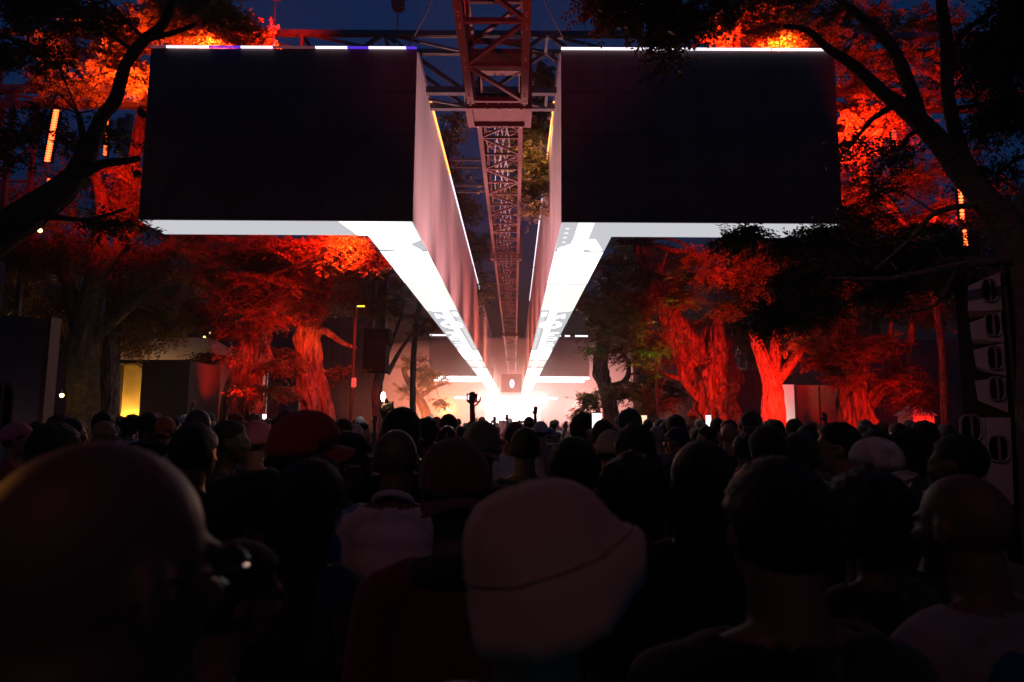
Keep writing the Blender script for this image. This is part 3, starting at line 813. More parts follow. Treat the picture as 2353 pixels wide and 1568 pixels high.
def bark_tube(pts, rad, step, seg, gnarl, seed, burl=0, flare=False):
    pts, rad = resample(pts, rad, step)
    zmin = pts[0].z
    rad = [r*(1+(.35*math.exp(-(p.z-zmin)/.6) if flare else 0)) for p, r in zip(pts, rad)]
    def prof(i, a, p):
        z = p.z*.45
        v = noise.noise(Vector((math.cos(a)*1.6+seed, math.sin(a)*1.6, z*.5)))*gnarl*1.4
        tw = a+.5*noise.noise(Vector((seed, 0, z*1.2)))*2
        v += (abs(noise.noise(Vector((math.cos(tw)*3.6+seed, math.sin(tw)*3.6, z*.9))))*-2.4+.45)*gnarl
        v += noise.noise(Vector((math.cos(a)*6+seed, math.sin(a)*6, p.z*3)))*gnarl*.35
        if burl: 
            b = noise.noise(Vector((math.cos(a)*1.8+seed*3, math.sin(a)*1.8, p.z*1.3+5)))
            v += max(0, b-.12)*burl*2.2
        return 1+v
    mb = MB(); mb.tube(pts, rad, seg, True, prof)
    return mb

def tree(name, label, Y, trunk, limbs=(), clusters=(), leaf=LF_RED, bark=BK, gnarl=.16, burl=0, seg=48, L=.42, lsz=.10, flat=.5, seed=1, dens=1.0, group='trees around the dance floor', cat='tree', droop=.25, K=7, flare=True, step=.12):
    rs = np.random.RandomState(seed)
    tp = [P(x, y, Y+(d[0] if d else 0)) for x, y, r, *d in trunk]
    tr = [r*mpx(Y) for x, y, r, *d in trunk]
    b = tp[0].copy()
    if b.z > .25:
        b.z = -.05; tp = [b]+tp; tr = [tr[0]*1.1]+tr
    else: tp[0].z = -.05
    e = empty(name, (tp[0].x, tp[0].y, 0), label, cat, group)
    bark_tube(tp, tr, step, seg, gnarl, seed*1.7, burl, flare).build('trunk', bark, e, smooth=False)
    nodes = [(p, r) for p, r in zip(*resample(tp, tr, .4))]
    for li, lim in enumerate(limbs):
        lp = [P(x, y, Y+(d[0] if d else 0)) for x, y, r, *d in lim]; lr = [r*mpx(Y) for x, y, r, *d in lim]
        bark_tube(lp, lr, step, max(12, seg//2), gnarl*.8, seed+li*2.3, burl*.6).build('branch', bark, e)
        nodes += [(p, r) for p, r in zip(*resample(lp, lr, .4))]
    allv = []; tw = MB()
    for cx, cy__, rx, ry, dY, n in clusters:
        c = P(cx, cy__, Y+dY); mm = mpx(Y+dY); n = max(2, int(n*dens*2.6))
        ax, az = rx*mm, ry*mm; ay = min(max((ax+az)*.5, .3), 1.7)
        # sub clumps so that the crown has gaps
        nc = max(2, n//9)
        sub = rs.normal(0, 1, (nc, 3)); sub /= np.linalg.norm(sub, axis=1)[:, None]; sub *= rs.uniform(.15, 1, (nc, 1))**.5
        sub = sub*np.array([ax, ay, az])
        idx = rs.randint(0, nc, n)
        off = sub[idx] + rs.normal(0, .25, (n, 3))*np.array([min(ax, 1.0), min(ay, 1.0), min(az, .6)*.7])
        cen = off + np.array(c)
        v, sd = sprigs(n, rs, cen, L*1.05, lsz*1.3, K, droop, flat)
        allv.append(v)
        # stems: nearest wood -> cluster, cluster -> clumps -> sprigs
        q, qr = min(nodes, key=lambda t_: (t_[0]-c).length)
        r0_ = min(qr*.5, .05)
        mid = q.lerp(c, .5)+Vector((0, 0, .12*(q-c).length))
        tw.tube([q, mid, c], [r0_, r0_*.7, .018], 6)
        for k in range(nc):
            s = Vector(sub[k])+c; tw.tube([c, c.lerp(s, .5)+Vector((0, 0, .06)), s], [.016, .012, .007], 5)
            for j in np.where(idx == k)[0][:5]:
                e2 = Vector(cen[j]); e3 = e2+Vector(sd[j])
                tw.tube([s, e2, e3], [.006, .005, .003], 3, False)
    if allv: mesh_quads('crown', np.concatenate(allv), leaf, e)
    if tw.v: tw.build('twigs', bark, e)
    return e

# --- left
tree('gnarled_tree', 'massive gnarled red-lit tree left of the narrow pale panel', 22,
     [(566, 985, 40), (562, 900, 35), (580, 800, 33), (598, 720, 30), (610, 660, 26), (600, 600, 26), (596, 540, 26), (600, 420, 24), (590, 250, 18)],
     [[(560, 860, 22), (535, 900, 16, -.3), (520, 985, 18, -.4)], [(600, 730, 18), (640, 690, 13), (690, 660, 8), (740, 640, 5)], [(590, 800, 12), (560, 770, 7), (520, 760, 4)], [(600, 600, 14), (560, 560, 9), (480, 545, 5)]],
     [(560, 690, 90, 26, -.5, 90), (480, 640, 80, 30, 0, 80), (520, 590, 90, 26, -1.2, 90), (440, 720, 60, 24, -.6, 50), (600, 640, 60, 20, -1.6, 50), (640, 640, 70, 40, -.6, 90), (700, 600, 80, 40, -1, 110), (640, 570, 60, 22, -1.5, 60), (500, 820, 40, 14, -1, 30), (550, 760, 50, 14, -.8, 24), (630, 730, 90, 20, -1, 40),
      (420, 520, 70, 50, 0, 70), (620, 900, 50, 14, -1.2, 40), (640, 840, 45, 14, -.8, 40), (500, 740, 50, 16, -.5, 40)],
     burl=.3, gnarl=.24, seed=3, leaf=LF_RED, flat=.28, L=.55, lsz=.11)
tree('gnarled_tree', 'second gnarled trunk leaning right, between the narrow lit panel and the number pole', 25,
     [(730, 985, 33), (728, 930, 29), (712, 860, 27), (706, 790, 25), (712, 740, 26), (722, 680, 24), (730, 600, 22), (725, 480, 18)],
     [[(712, 790, 14), (740, 760, 9), (790, 790, 5), (820, 800, 3)], [(715, 760, 10), (660, 740, 7), (620, 760, 4)], [(722, 690, 12), (780, 640, 8), (860, 640, 5), (905, 625, 3)],
      [(722, 640, 9), (735, 600, 6, -2), (760, 560, 4.5, -4), (780, 548, 3, -6), (850, 570, 2, -6.4), (878, 608, 1.2, -6.4)], [(770, 552, 3, -5.5), (720, 560, 2, -6.2), (650, 562, 1.3, -6.4)]],
     [(790, 568, 50, 22, -6.7, 70), (680, 560, 46, 12, -6.4, 36), (850, 600, 30, 15, -6.4, 34), (745, 590, 40, 12, -6.2, 22), (640, 572, 22, 8, -6.4, 12), (760, 610, 90, 36, -2, 120), (830, 600, 50, 30, -2.5, 70), (700, 700, 70, 24, -1, 60), (790, 680, 70, 24, 0, 40), (620, 810, 60, 18, -1, 50), (860, 700, 40, 30, 0, 30), (780, 860, 40, 20, .5, 30)],
     burl=.3, gnarl=.24, seed=5, flat=.28, L=.5, lsz=.11)
tree('slim_tree', 'slim hazy trunk standing behind the black hanging speaker', 34,
     [(872, 985, 13), (866, 900, 12), (880, 820, 11), (874, 720, 9), (876, 660, 8), (890, 600, 7)],
     [[(890, 860, 6), (930, 790, 4), (985, 730, 3)], [(885, 830, 5), (910, 760, 3), (930, 700, 2)]],
     [(930, 700, 60, 40, 0, 50), (860, 640, 60, 40, 0, 60), (980, 760, 30, 20, 0, 20)], seed=11, gnarl=.14, seg=24, lsz=.13)
tree('slim_tree', 'small orange-lit tree in the glowing haze left of the stage', 52,
     [(985, 985, 12), (975, 940, 11), (955, 905, 8), (935, 870, 6), (925, 845, 4)],
     [[(960, 915, 6), (1000, 890, 4), (1030, 880, 2)]],
     [(985, 870, 28, 22, -1, 60), (940, 900, 24, 12, 0, 20), (960, 840, 40, 20, 0, 30), (1010, 920, 16, 14, 0, 16)], leaf=LF_Y, seed=12, gnarl=.12, seg=20, L=.6, lsz=.17)
tree('broadleaf_tree', 'tall dark tree with yellowish lower trunk right of the left side wall', 17,
     [(190, 985, 34), (190, 900, 33), (188, 820, 34), (196, 760, 30), (200, 720, 26), (215, 640, 20), (222, 560, 17), (235, 480, 13), (215, 380, 9)],
     [[(190, 780, 22), (165, 690, 17), (150, 640, 13), (110, 590, 10), (70, 540, 6)], [(215, 640, 15), (255, 590, 12), (300, 540, 9), (340, 500, 5)], [(205, 790, 15), (260, 740, 11), (310, 700, 8), (350, 660, 4)], [(180, 860, 10), (150, 800, 6), (130, 760, 4)]],
     [(70, 600, 90, 60, 0, 150), (160, 580, 80, 50, 0, 130), (260, 620, 70, 50, .5, 120), (330, 700, 60, 60, .8, 110), (80, 480, 90, 60, 1, 110), (270, 480, 60, 50, 1, 80), (350, 590, 60, 40, 1, 90), (40, 690, 50, 40, 1, 60), (140, 720, 50, 30, 0, 60), (390, 760, 50, 30, 1.2, 50), (300, 790, 50, 26, 1, 40), (200, 420, 80, 50, 1, 60)],
     bark=mat('mossy_bark', (.11, .08, .04), .9, var=.5, scale=7, bump=.8, bscale=18), gnarl=.09, seed=14, flat=.9, L=.34, lsz=.085, K=5, leaf=LF_RED)
tree('branching_tree', 'dark tree crossing the upper left corner, red light on its bent branch', 9.6,
     [(-190, 985, 52), (-190, 760, 48), (-100, 620, 42), (0, 540, 40), (70, 490, 38), (140, 440, 32), (190, 380, 22), (235, 270, 14), (265, 232, 15), (290, 150, 12), (330, 95, 12), (372, 60, 11), (400, 0, 8), (430, -70, 6)],
     [[(110, 465, 24), (160, 400, 13), (190, 330, 9), (180, 260, 5)], [(150, 430, 16), (230, 380, 11), (300, 370, 8), (322, 362, 6)], [(330, 90, 9), (400, 75, 6), (450, 55, 4)], [(10, 535, 12), (100, 500, 8), (200, 505, 5), (290, 480, 3)]],
     [(170, 30, 110, 40, 2, 90), (60, 110, 80, 60, 2, 60), (40, 20, 60, 40, 1, 50), (240, 300, 40, 20, 1.5, 12), (30, 330, 50, 60, 2.5, 40), (90, 280, 50, 50, 2.6, 30), (280, 520, 50, 16, .6, 24), (190, 340, 40, 26, 1.2, 14)],
     bark=BKD, leaf=LF_D, gnarl=.10, seed=16, L=.3, lsz=.075, flat=.5, flare=False, step=.08)
tree('tall_tree', 'tall tree with fiery red crown rising behind the left led block', 17.6,
     [(250, 985, 20), (262, 700, 17), (300, 420, 15), (345, 200, 12), (400, 90, 10), (440, 20, 8)],
     [[(345, 200, 9), (300, 165, 7), (255, 130, 5), (215, 70, 4)], [(400, 90, 8), (480, 60, 6), (560, 70, 4)], [(310, 400, 8), (290, 470, 5), (240, 500, 3)]],
     [(410, 60, 70, 36, -2.2, 110), (500, 65, 60, 34, -2.3, 110), (555, 78, 46, 26, -2.4, 70), (470, 20, 90, 30, -1.2, 110), (370, 20, 70, 34, -1.5, 90), (300, 60, 50, 40, -1.6, 60), (600, 90, 26, 12, -2.6, 16), (150, 110, 60, 50, -1.5, 50), (200, 200, 70, 26, -1.4, 50), (130, 190, 50, 40, -1.3, 40), (208, 42, 36, 18, -2.2, 50), (240, 100, 22, 22, -2, 24), (265, 150, 36, 34, -2, 70), (315, 175, 26, 28, -2.2, 50),
      (300, 440, 24, 60, 0, 60), (285, 500, 40, 24, 0, 40), (220, 190, 50, 16, 0, 24), (280, 395, 24, 10, -1, 16)],
     leaf=LF_Y, bark=BKS, gnarl=.08, seed=19, L=.34, lsz=.08, flat=.5, dens=1.25, flare=False)
tree('conifer', 'dark pointed tree silhouetted between the left beam and the truss', 40,
     [(948, 985, 7), (955, 760, 6), (1005, 500, 4), (1045, 270, 2)], [],
     [(1045, 300, 26, 30, 0, 30), (1040, 380, 36, 40, 0, 60), (1050, 470, 40, 46, 0, 80), (1075, 560, 44, 46, 0, 70), (1085, 660, 40, 50, 0, 60)], leaf=LF_D, bark=BKD, seed=21, L=.8, lsz=.22, flat=.4, seg=12)
# --- right
tree('gnarled_tree', 'huge burled red trunk with a long limb leaning up to the left', 24,
     [(1662, 1000, 50), (1650, 950, 46), (1640, 890, 44), (1645, 830, 44), (1642, 790, 34), (1640, 760, 22), (1650, 735, 8)],
     [[(1640, 860, 26), (1590, 810, 26, -.2), (1545, 740, 25, -.2), (1522, 670, 23, -.2), (1500, 615, 22, 0), (1480, 580, 16, 0), (1470, 520, 12)], [(1625, 930, 16), (1575, 880, 9, -.5), (1555, 820, 7, -.5), (1520, 770, 5, -.5), (1460, 760, 3, -.5)], [(1665, 830, 18), (1672, 780, 12), (1684, 760, 7)], [(1560, 870, 5, -.5), (1500, 855, 4, -.6), (1450, 860, 2, -.6)],
      [(1474, 530, 10), (1450, 420, 8, -1.5), (1380, 230, 6, -3), (1310, 190, 4, -3.4), (1262, 215, 3, -3.5), (1246, 300, 2.4, -3.7), (1240, 370, 1.8, -4), (1236, 450, 1, -4)], [(1246, 350, 2, -4), (1200, 350, 1.4, -3.9), (1150, 345, .9, -3.8)], [(1240, 420, 1.4, -4), (1190, 440, .9, -4)]],
     [(1500, 790, 46, 12, -1.2, 46), (1490, 830, 50, 12, -1, 30), (1480, 700, 60, 24, -1.4, 70), (1560, 640, 50, 20, -1.4, 50), (1440, 760, 50, 16, -1.4, 40), (1570, 690, 30, 22, -1.4, 40), (1450, 900, 60, 14, -1, 50), (1430, 700, 60, 60, .8, 90), (1480, 640, 60, 40, 1, 70), (1400, 640, 40, 50, 1, 50), (1560, 600, 60, 30, 1, 60), (1400, 800, 50, 30, 0, 50), (1510, 930, 60, 16, .2, 50), (1590, 740, 30, 14, .5, 20), (1235, 250, 26, 30, -3.0, 78), (1215, 300, 42, 24, -3.5, 117), (1190, 350, 45, 14, -3.7, 65), (1235, 370, 26, 20, -4.0, 65), (1225, 405, 34, 14, -4.0, 65), (1185, 438, 40, 12, -4.1, 52), (1225, 430, 26, 12, -4.0, 52), (1233, 480, 12, 18, -4.3, 26), (1250, 180, 22, 40, -2.5, 52)],
     burl=.75, gnarl=.28, seed=31, flat=.28, L=.46, lsz=.10, leaf=LF_RED)
tree('young_tree', 'slender young tree with bright green lit leaves left of the burled trunk', 22.6,
     [(1512, 985, 3.4), (1508, 900, 3), (1516, 830, 2.6), (1530, 760, 2.2), (1552, 700, 1.4)], [[(1516, 830, 2), (1495, 805, 1.4), (1470, 795, 1)], [(1530, 760, 1.6), (1500, 720, 1.2), (1462, 690, .8)]],
     [(1560, 690, 20, 13, 0, 26), (1505, 806, 34, 9, -.1, 30), (1470, 728, 34, 16, 0, 16), (1450, 690, 20, 26, 0, 9), (1500, 860, 30, 14, 0, 12), (1372, 800, 22, 14, 0, 8)],
     leaf=leaf_mat('leaf_fresh_green', (.10, .17, .03)), bark=BKD, seed=34, L=.3, lsz=.085, seg=10, flare=False, flat=.35)
tree('forked_tree', 'smooth bright red tree forking above the crowd beside the white panel', 20,
     [(1776, 1000, 29), (1776, 950, 27), (1775, 900, 23), (1768, 865, 20), (1750, 820, 15), (1736, 775, 13), (1728, 720, 11), (1712, 680, 10), (1680, 655, 8.5), (1640, 615, 7.5), (1600, 592, 6.5), (1540, 575, 5.5), (1480, 560, 5), (1415, 556, 5)],
     [[(1774, 880, 17), (1780, 820, 14, .2), (1782, 760, 13, .3), (1770, 690, 11, .3), (1740, 640, 9, .3), (1690, 590, 7, .2), (1650, 560, 6, .2)], [(1782, 880, 12), (1815, 840, 11), (1840, 805, 9), (1858, 780, 6)], [(1600, 592, 5), (1570, 560, 3), (1520, 548, 2.4), (1470, 562, 1.4)], [(1540, 573, 3), (1530, 590, 2), (1522, 620, 2)], [(1760, 660, 8, .3), (1790, 600, 7, .5), (1830, 550, 5, .7)]],
     [(1730, 640, 60, 40, .3, 120), (1660, 640, 50, 26, -.6, 60), (1800, 690, 60, 30, -.6, 80), (1620, 590, 50, 18, -.4, 40), (1860, 790, 50, 26, -.4, 50), (1690, 710, 46, 20, .2, 60), (1780, 600, 60, 34, .4, 100), (1830, 640, 40, 30, .6, 60), (1700, 590, 50, 24, .6, 60), (1850, 720, 40, 26, 1, 50)],
     bark=BKS, gnarl=.12, seed=33, leaf=LF_Y, L=.34, lsz=.08, seg=32)
tree('gnarled_tree', 'pale hazy trunk nearest the stage on the right', 40,
     [(1412, 990, 20), (1402, 940, 18), (1392, 890, 17), (1380, 850, 18), (1384, 800, 14), (1380, 740, 10)],
     [[(1400, 900, 7), (1440, 870, 6), (1445, 830, 4)], [(1385, 850, 7), (1368, 840, 4)]],
     [(1355, 925, 26, 16, -1, 50), (1340, 950, 22, 10, -1, 24), (1380, 760, 50, 36, 0, 60), (1360, 700, 60, 30, 0, 60), (1365, 905, 16, 10, -1, 16)], burl=.3, seed=35, leaf=LF_Y, L=.55, lsz=.15, seg=32, flat=.3)
tree('gnarled_tree', 'dim brown trunk under green branches behind the green and white cap', 37,
     [(1492, 990, 20), (1490, 940, 19), (1484, 890, 18), (1480, 840, 14), (1470, 760, 10)], [[(1484, 900, 8), (1440, 880, 5), (1400, 885, 3)]],
     [(1440, 905, 40, 10, -1, 40), (1490, 880, 50, 16, -1.2, 50), (1540, 910, 40, 20, -1, 40), (1470, 780, 60, 40, 0, 60)], burl=.2, seed=37, L=.5, lsz=.14, seg=32, flat=.3)
tree('gnarled_tree', 'dark fluted trunk with red edges left of the red tent', 21,
     [(1975, 1010, 40), (1965, 950, 36), (1958, 900, 30), (1968, 860, 22), (1960, 800, 18), (1950, 740, 14), (1960, 640, 10)],
     [[(1990, 930, 20), (2040, 870, 16, .2), (2070, 830, 13, .3), (2090, 790, 9, .3), (2098, 730, 6, .3)], [(2070, 840, 7), (2045, 790, 5), (2050, 740, 3)], [(1955, 800, 9), (1900, 770, 7), (1850, 745, 5), (1815, 735, 3)]],
     [(1890, 740, 60, 34, -.5, 110), (1960, 790, 60, 30, -.6, 90), (1900, 830, 50, 24, -.8, 70), (2030, 800, 50, 30, 0, 50), (2090, 880, 60, 40, -.5, 80), (1960, 870, 50, 20, -1, 50), (2100, 930, 50, 20, 0, 40), (1950, 680, 60, 30, 0, 80), (2080, 700, 50, 40, .5, 60), (2160, 720, 50, 40, 1, 50)],
     burl=.25, gnarl=.2, seed=39, flat=.4, L=.36, lsz=.085)
tree('slim_tree', 'narrow rough red trunk standing behind the hanging right array', 14,
     [(2240, 1000, 15), (2236, 940, 13), (2232, 890, 13), (2240, 850, 10), (2242, 800, 6), (2246, 700, 5), (2230, 600, 4)], [],
     [(2200, 560, 60, 40, 0, 60), (2150, 640, 60, 40, 0, 60)], burl=.3, gnarl=.16, seed=41, L=.3, lsz=.07, seg=32)
tree('tall_tree', 'tall tree with blazing red crown behind the right led block', 18,
     [(2172, 985, 9), (2165, 800, 8), (2130, 620, 8), (2050, 480, 8), (1975, 380, 8), (1970, 260, 9), (1972, 200, 7), (1940, 120, 7), (1880, 60, 6)],
     [[(1970, 260, 7), (1940, 215, 6), (1925, 195, 4)], [(1985, 300, 8), (2010, 240, 6), (2035, 210, 4)], [(1965, 200, 6), (1975, 150, 4), (1980, 60, 3)], [(1900, 75, 5), (1800, 60, 4), (1720, 70, 3)]],
     [(1700, 40, 60, 36, -2.6, 110), (1770, 70, 70, 30, -2.7, 120), (1680, 95, 34, 14, -2.8, 34), (1850, 85, 60, 22, -2.6, 80), (1800, 15, 90, 24, -1.6, 90), (1920, 40, 70, 30, -1.6, 60), (2020, 60, 60, 40, -1.5, 50), (1960, 130, 60, 30, -2.3, 30), (2060, 150, 60, 40, -2.2, 40), (2080, 420, 60, 40, .5, 60), (1960, 420, 40, 70, .5, 70), (2090, 520, 60, 40, 1, 50), (1975, 190, 50, 40, -2, 40), (1975, 300, 50, 60, -2, 60), (1980, 470, 50, 60, -1.5, 60), (2060, 280, 60, 60, -2, 60), (2150, 180, 60, 60, -1.5, 50), (2120, 60, 80, 50, -1.5, 70), (2260, 470, 50, 60, 0, 40), (2150, 500, 50, 50, 0, 50), (2120, 400, 60, 50, 1.4, 40), (2200, 360, 50, 40, 1.6, 40), (2020, 600, 60, 30, 1, 50)],
     leaf=LF_Y, bark=BKS, seed=43, L=.34, lsz=.08, flat=.5, dens=1.25, gnarl=.08, flare=False)
tree('branching_tree', 'dark forking tree silhouetted along the right edge', 8.3,
     [(2385, 985, 40), (2380, 760, 36), (2360, 620, 34), (2318, 520, 34), (2275, 470, 30), (2210, 400, 26), (2160, 330, 24), (2090, 260, 20), (2030, 215, 15), (1960, 150, 12), (1900, 110, 9), (1855, 70, 7), (1800, 60, 4)],
     [[(2260, 460, 24), (2225, 390, 17), (2195, 300, 16), (2178, 210, 15), (2175, 100, 15), (2165, 20, 13), (2160, -60, 10)], [(2120, 290, 16), (2090, 200, 15), (2050, 110, 13), (1990, 50, 10), (1930, 0, 8), (1890, -50, 6)], [(2330, 560, 22), (2375, 420, 18), (2400, 300, 14)], [(2178, 130, 9), (2220, 70, 7), (2290, 20, 5)], [(2240, 470, 8), (2150, 490, 6), (2080, 560, 4), (2010, 620, 3)], [(2185, 250, 6), (2250, 240, 4), (2330, 210, 3)], [(2320, 600, 10), (2200, 610, 8), (2050, 640, 6), (1900, 640, 4)],
      [(2160, -60, 10), (2050, -170, 9, -.3), (1850, -230, 8, -.5), (1650, -170, 6, -.7), (1560, -60, 5, -.8), (1530, 70, 2.5, -.8)], [(1650, -170, 4, -.7), (1520, -120, 4, -.8), (1430, -20, 3, -.8), (1370, 10, 1.6, -.8)], [(1600, -110, 4, -.8), (1620, -20, 3, -.8), (1660, 20, 1.6, -.8)]],
     [(1530, 56, 46, 26, -.8, 45), (1440, 30, 50, 26, -.8, 50), (1380, 8, 34, 20, -.8, 26), (1510, 104, 50, 8, -.8, 7), (1590, 40, 44, 26, -.8, 40), (1540, 140, 26, 14, -.8, 5), (1480, -20, 120, 30, -.8, 60), (1660, 10, 30, 20, -.7, 14), (2290, 120, 70, 90, 0, 170), (2310, 260, 50, 60, 0, 90), (2290, 400, 60, 50, .6, 30), (2220, 330, 50, 60, 1, 16), (2060, 350, 50, 26, .2, 22), (2010, 430, 46, 30, .4, 22), (1950, 340, 30, 30, .3, 12), (2330, 30, 60, 50, 0, 80)],
     bark=BKD, leaf=LF_D, gnarl=.08, seed=45, L=.26, lsz=.062, flat=.5, flare=False, step=.08, K=6)
tree('overhanging_branches', 'dark leafy boughs drooping across the outer underside of the right block', 9.2,
     [(2420, 985, 16), (2420, 760, 15), (2380, 640, 12), (2250, 600, 10), (2080, 600, 8), (1950, 570, 6), (1820, 560, 4), (1700, 540, 2.5)],
     [[(2080, 600, 6), (1960, 690, 4), (1840, 720, 3), (1760, 710, 2)], [(2200, 610, 5), (2150, 700, 4), (2060, 720, 2.5)], [(1960, 575, 4), (1850, 620, 3), (1780, 650, 2)]],
     [(1720, 538, 50, 13, 0, 44), (1690, 560, 30, 8, .1, 14), (1840, 560, 60, 26, 0, 90), (1900, 545, 50, 26, 0, 90), (1960, 590, 80, 50, 0, 180), (1850, 640, 70, 36, 0, 120), (1790, 720, 50, 30, 0, 80), (1740, 735, 30, 16, 0, 30), (1870, 700, 60, 34, .2, 90), (2060, 580, 70, 60, .2, 130), (2050, 670, 70, 30, .4, 70), (2150, 600, 60, 60, .5, 90), (1990, 510, 60, 24, .3, 24), (2200, 660, 40, 30, .6, 40), (2130, 530, 40, 20, .4, 18), (1930, 490, 30, 20, .2, 10)],
     bark=BKD, leaf=LF_D, gnarl=.06, seed=47, L=.24, lsz=.058, flat=.45, flare=False, seg=20, K=6, droop=.4)
# far tree belt behind everything, soft dark masses with gaps
for k, (px, py, Yb, lab) in enumerate(((80, 700, 48, 'leftmost dark far tree behind the side wall'), (420, 640, 50, 'far dark tree behind the scaffold tower'), (760, 620, 60, 'far dark tree above the left hazy wall'), (1480, 640, 60, 'far dark tree above the right hazy wall'), (1720, 700, 52, 'far dark tree behind the forked red tree'), (2010, 640, 50, 'far dark tree behind the fluted trunk'), (2290, 560, 46, 'rightmost far dark tree behind the array'))):
    tree('far_tree', lab, Yb, [(px, 985, 10), (px+4, 800, 9), (px-4, py, 6)], [], [(px, py, 110, 90, 0, 170), (px-70, py+90, 70, 60, 1, 90), (px+70, py+70, 70, 70, -1, 100), (px, py-90, 70, 60, 0, 70)],
         leaf=LF_D, bark=BKD, gnarl=.06, seed=60+k, L=1.0, lsz=.34, flat=.8, seg=10, K=5, flare=False, step=.5, group='far trees behind the walls')

# unseen trees added to shut out the dusk sky above the near crowd
for k, (x, y, cx, cy_, lab) in enumerate(((-11, -6, -6.5, -3, 'unseen tree added behind the viewer to block sky, on the left'), (9.5, -7, 5.5, -3.5, 'unseen tree added behind the viewer to block sky, on the right'), (-12, 4, -8, 3.5, 'unseen tree added beside the viewer to block sky, on the left'), (12.5, 3, 8, 3, 'unseen tree added beside the viewer to block sky, on the right'))):
    rs = np.random.RandomState(90+k)
    e = empty('sky_block_tree', (x, y, 0), lab, 'tree', 'unseen trees added to block the sky overhead')
    pts = [Vector((x, y, -.05)), Vector((x*.98, y*.98, 4)), Vector((x*.9+cx*.1, y*.9+cy_*.1, 8)), Vector((cx, cy_, 12))]
    bark_tube(pts, [.45, .34, .26, .1], .3, 20, .1, k*1.3).build('trunk', BK, e)
    n = 1500; r = rs.normal(0, 1, (n, 3)); r /= np.linalg.norm(r, axis=1)[:, None]; r *= rs.uniform(.1, 1, (n, 1))**.4
    cen = r*np.array([6.5, 6.0, 1.3])+np.array([cx, cy_, 11.9])
    v, sd = sprigs(n, rs, cen, 1.0, .34, 6, .2, .35)
    mesh_quads('crown', v, LF_D, e)
for k, (x, y, r, lab) in enumerate(((-19, 6, 6.5, 'added sky-blocking tree far out on the left'), (-17, -8, 7, 'added sky-blocking tree behind on the far left'), (19, 5, 6.5, 'added sky-blocking tree far out on the right'), (17, -9, 7, 'added sky-blocking tree behind on the far right'), (-5, -16, 7.5, 'added sky-blocking tree straight behind, left of the axis'), (7, -17, 7.5, 'added sky-blocking tree straight behind, right of the axis'))):
    rs = np.random.RandomState(190+k)  # more unseen trees, added as a ring against low sky light
    e = empty('sky_block_edge_tree', (x, y, 0), lab, 'tree', 'unseen trees added around the viewer to block low sky')
    bark_tube([Vector((x, y, -.05)), Vector((x+.2, y, 3)), Vector((x, y+.2, 7))], [.4, .3, .15], .3, 16, .1, k*1.7).build('trunk', BK, e)
    n = 1100; q = rs.normal(0, 1, (n, 3)); q /= np.linalg.norm(q, axis=1)[:, None]; q *= rs.uniform(.2, 1, (n, 1))**.35
    v, sd = sprigs(n, rs, q*np.array([r, r, 5.2])+np.array([x, y, 7.2]), 1.3, .5, 5, .2, .5)
    mesh_quads('crown', v, LF_D, e)
# ================================================================ coloured lamps on the rig and added unseen lamps
spot_fixture((-4.7, 15.62, 6.5), P(770, 572, 18.4), 9000, RED, 'red lamp on the rear of the left block aimed at the leaf sprays', 80, .9)
spot_fixture((-3.9, 15.62, 6.5), P(800, 572, 18.3), 15000, (1, .10, .016), 'orange lamp on the rear of the left block aimed at the leaf sprays', 34, 1)
spot_fixture((-7.0, 15.0, 10.12), P(480, 60, 17.6), 9000, (1, .035, .006), 'red lamp on top of the left block lighting the crown', 95, .9)
spot_fixture((-5.4, 14.8, 10.1), (-6.4, 15.6, 12), 1300, RED, 'inner red lamp on top of the left block', 130, 1, scale=.6)
spot_fixture((4.6, 14.8, 10.1), (5.6, 15.6, 12), 1300, RED, 'inner red lamp on top of the right block', 130, 1, scale=.6)
spot_fixture((-8.45, 14.6, 8.6), P(250, 110, 15.4), 4200, (1, .045, .008), 'red lamp at the outer end of the left block', 85, .9)
spot_fixture((-3.9, 20.2, 1.3), (-8.6, 23.2, 4.8), 1800, RED, 'red floor lamp right of the two left gnarled trunks', 68, .9)
spot_fixture((-8.3, 19.4, 1.3), (-8.5, 22.4, 8.0), 1500, RED, 'red floor lamp left of the first gnarled trunk', 70, .9)

spot_fixture((4.3, 15.65, 6.9), (8.0, 20.5, 4.6), 2400, RED, 'red lamp behind the right block aimed at the forked tree', 95, .9)
spot_fixture((7.2, 17.6, 1.5), P(1650, 780, 24), 4600, RED, 'red floor lamp before the burled trunk', 70, .9)
spot_fixture((6.1, 15.0, 10.12), P(1760, 60, 17.6), 9000, (1, .035, .006), 'red lamp on top of the right block lighting the crown', 95, .9)
spot_fixture((7.4, 14.9, 8.4), P(2040, 380, 18), 5500, RED, 'red lamp at the outer end of the right block', 95, .9)
spot_fixture(P(2215, 512, 13.1), P(2060, 290, 16), 2600, RED, 'red lamp fixed beside the right red light bar', 90, 1)
spot_fixture((-8.55, 14.8, 7.2), P(270, 430, 17), 1300, RED, 'lower red lamp at the outer end of the left block', 90, 1)
spot_fixture((10.6, 17.6, 1.4), P(1960, 880, 21), 1100, RED, 'red floor lamp aimed at the fluted trunk', 80, .9)
spot_fixture((XRi-.12, 17.25, 9.72), P(1218, 385, 20.2), 1300, (1, .62, .24), 'added warm lamp brightening the leaves by the right block', 50, 1, scale=.6, lens_s=2)  # added to strengthen the strip light on these leaves
spot_fixture((P(1430, 985, 21.2).x, 21.2, 1.2), P(1535, 725, 22.6), 900, (.75, 1.0, .12), 'green-white floor lamp under the slender young tree', 34, 1, lens_s=1)
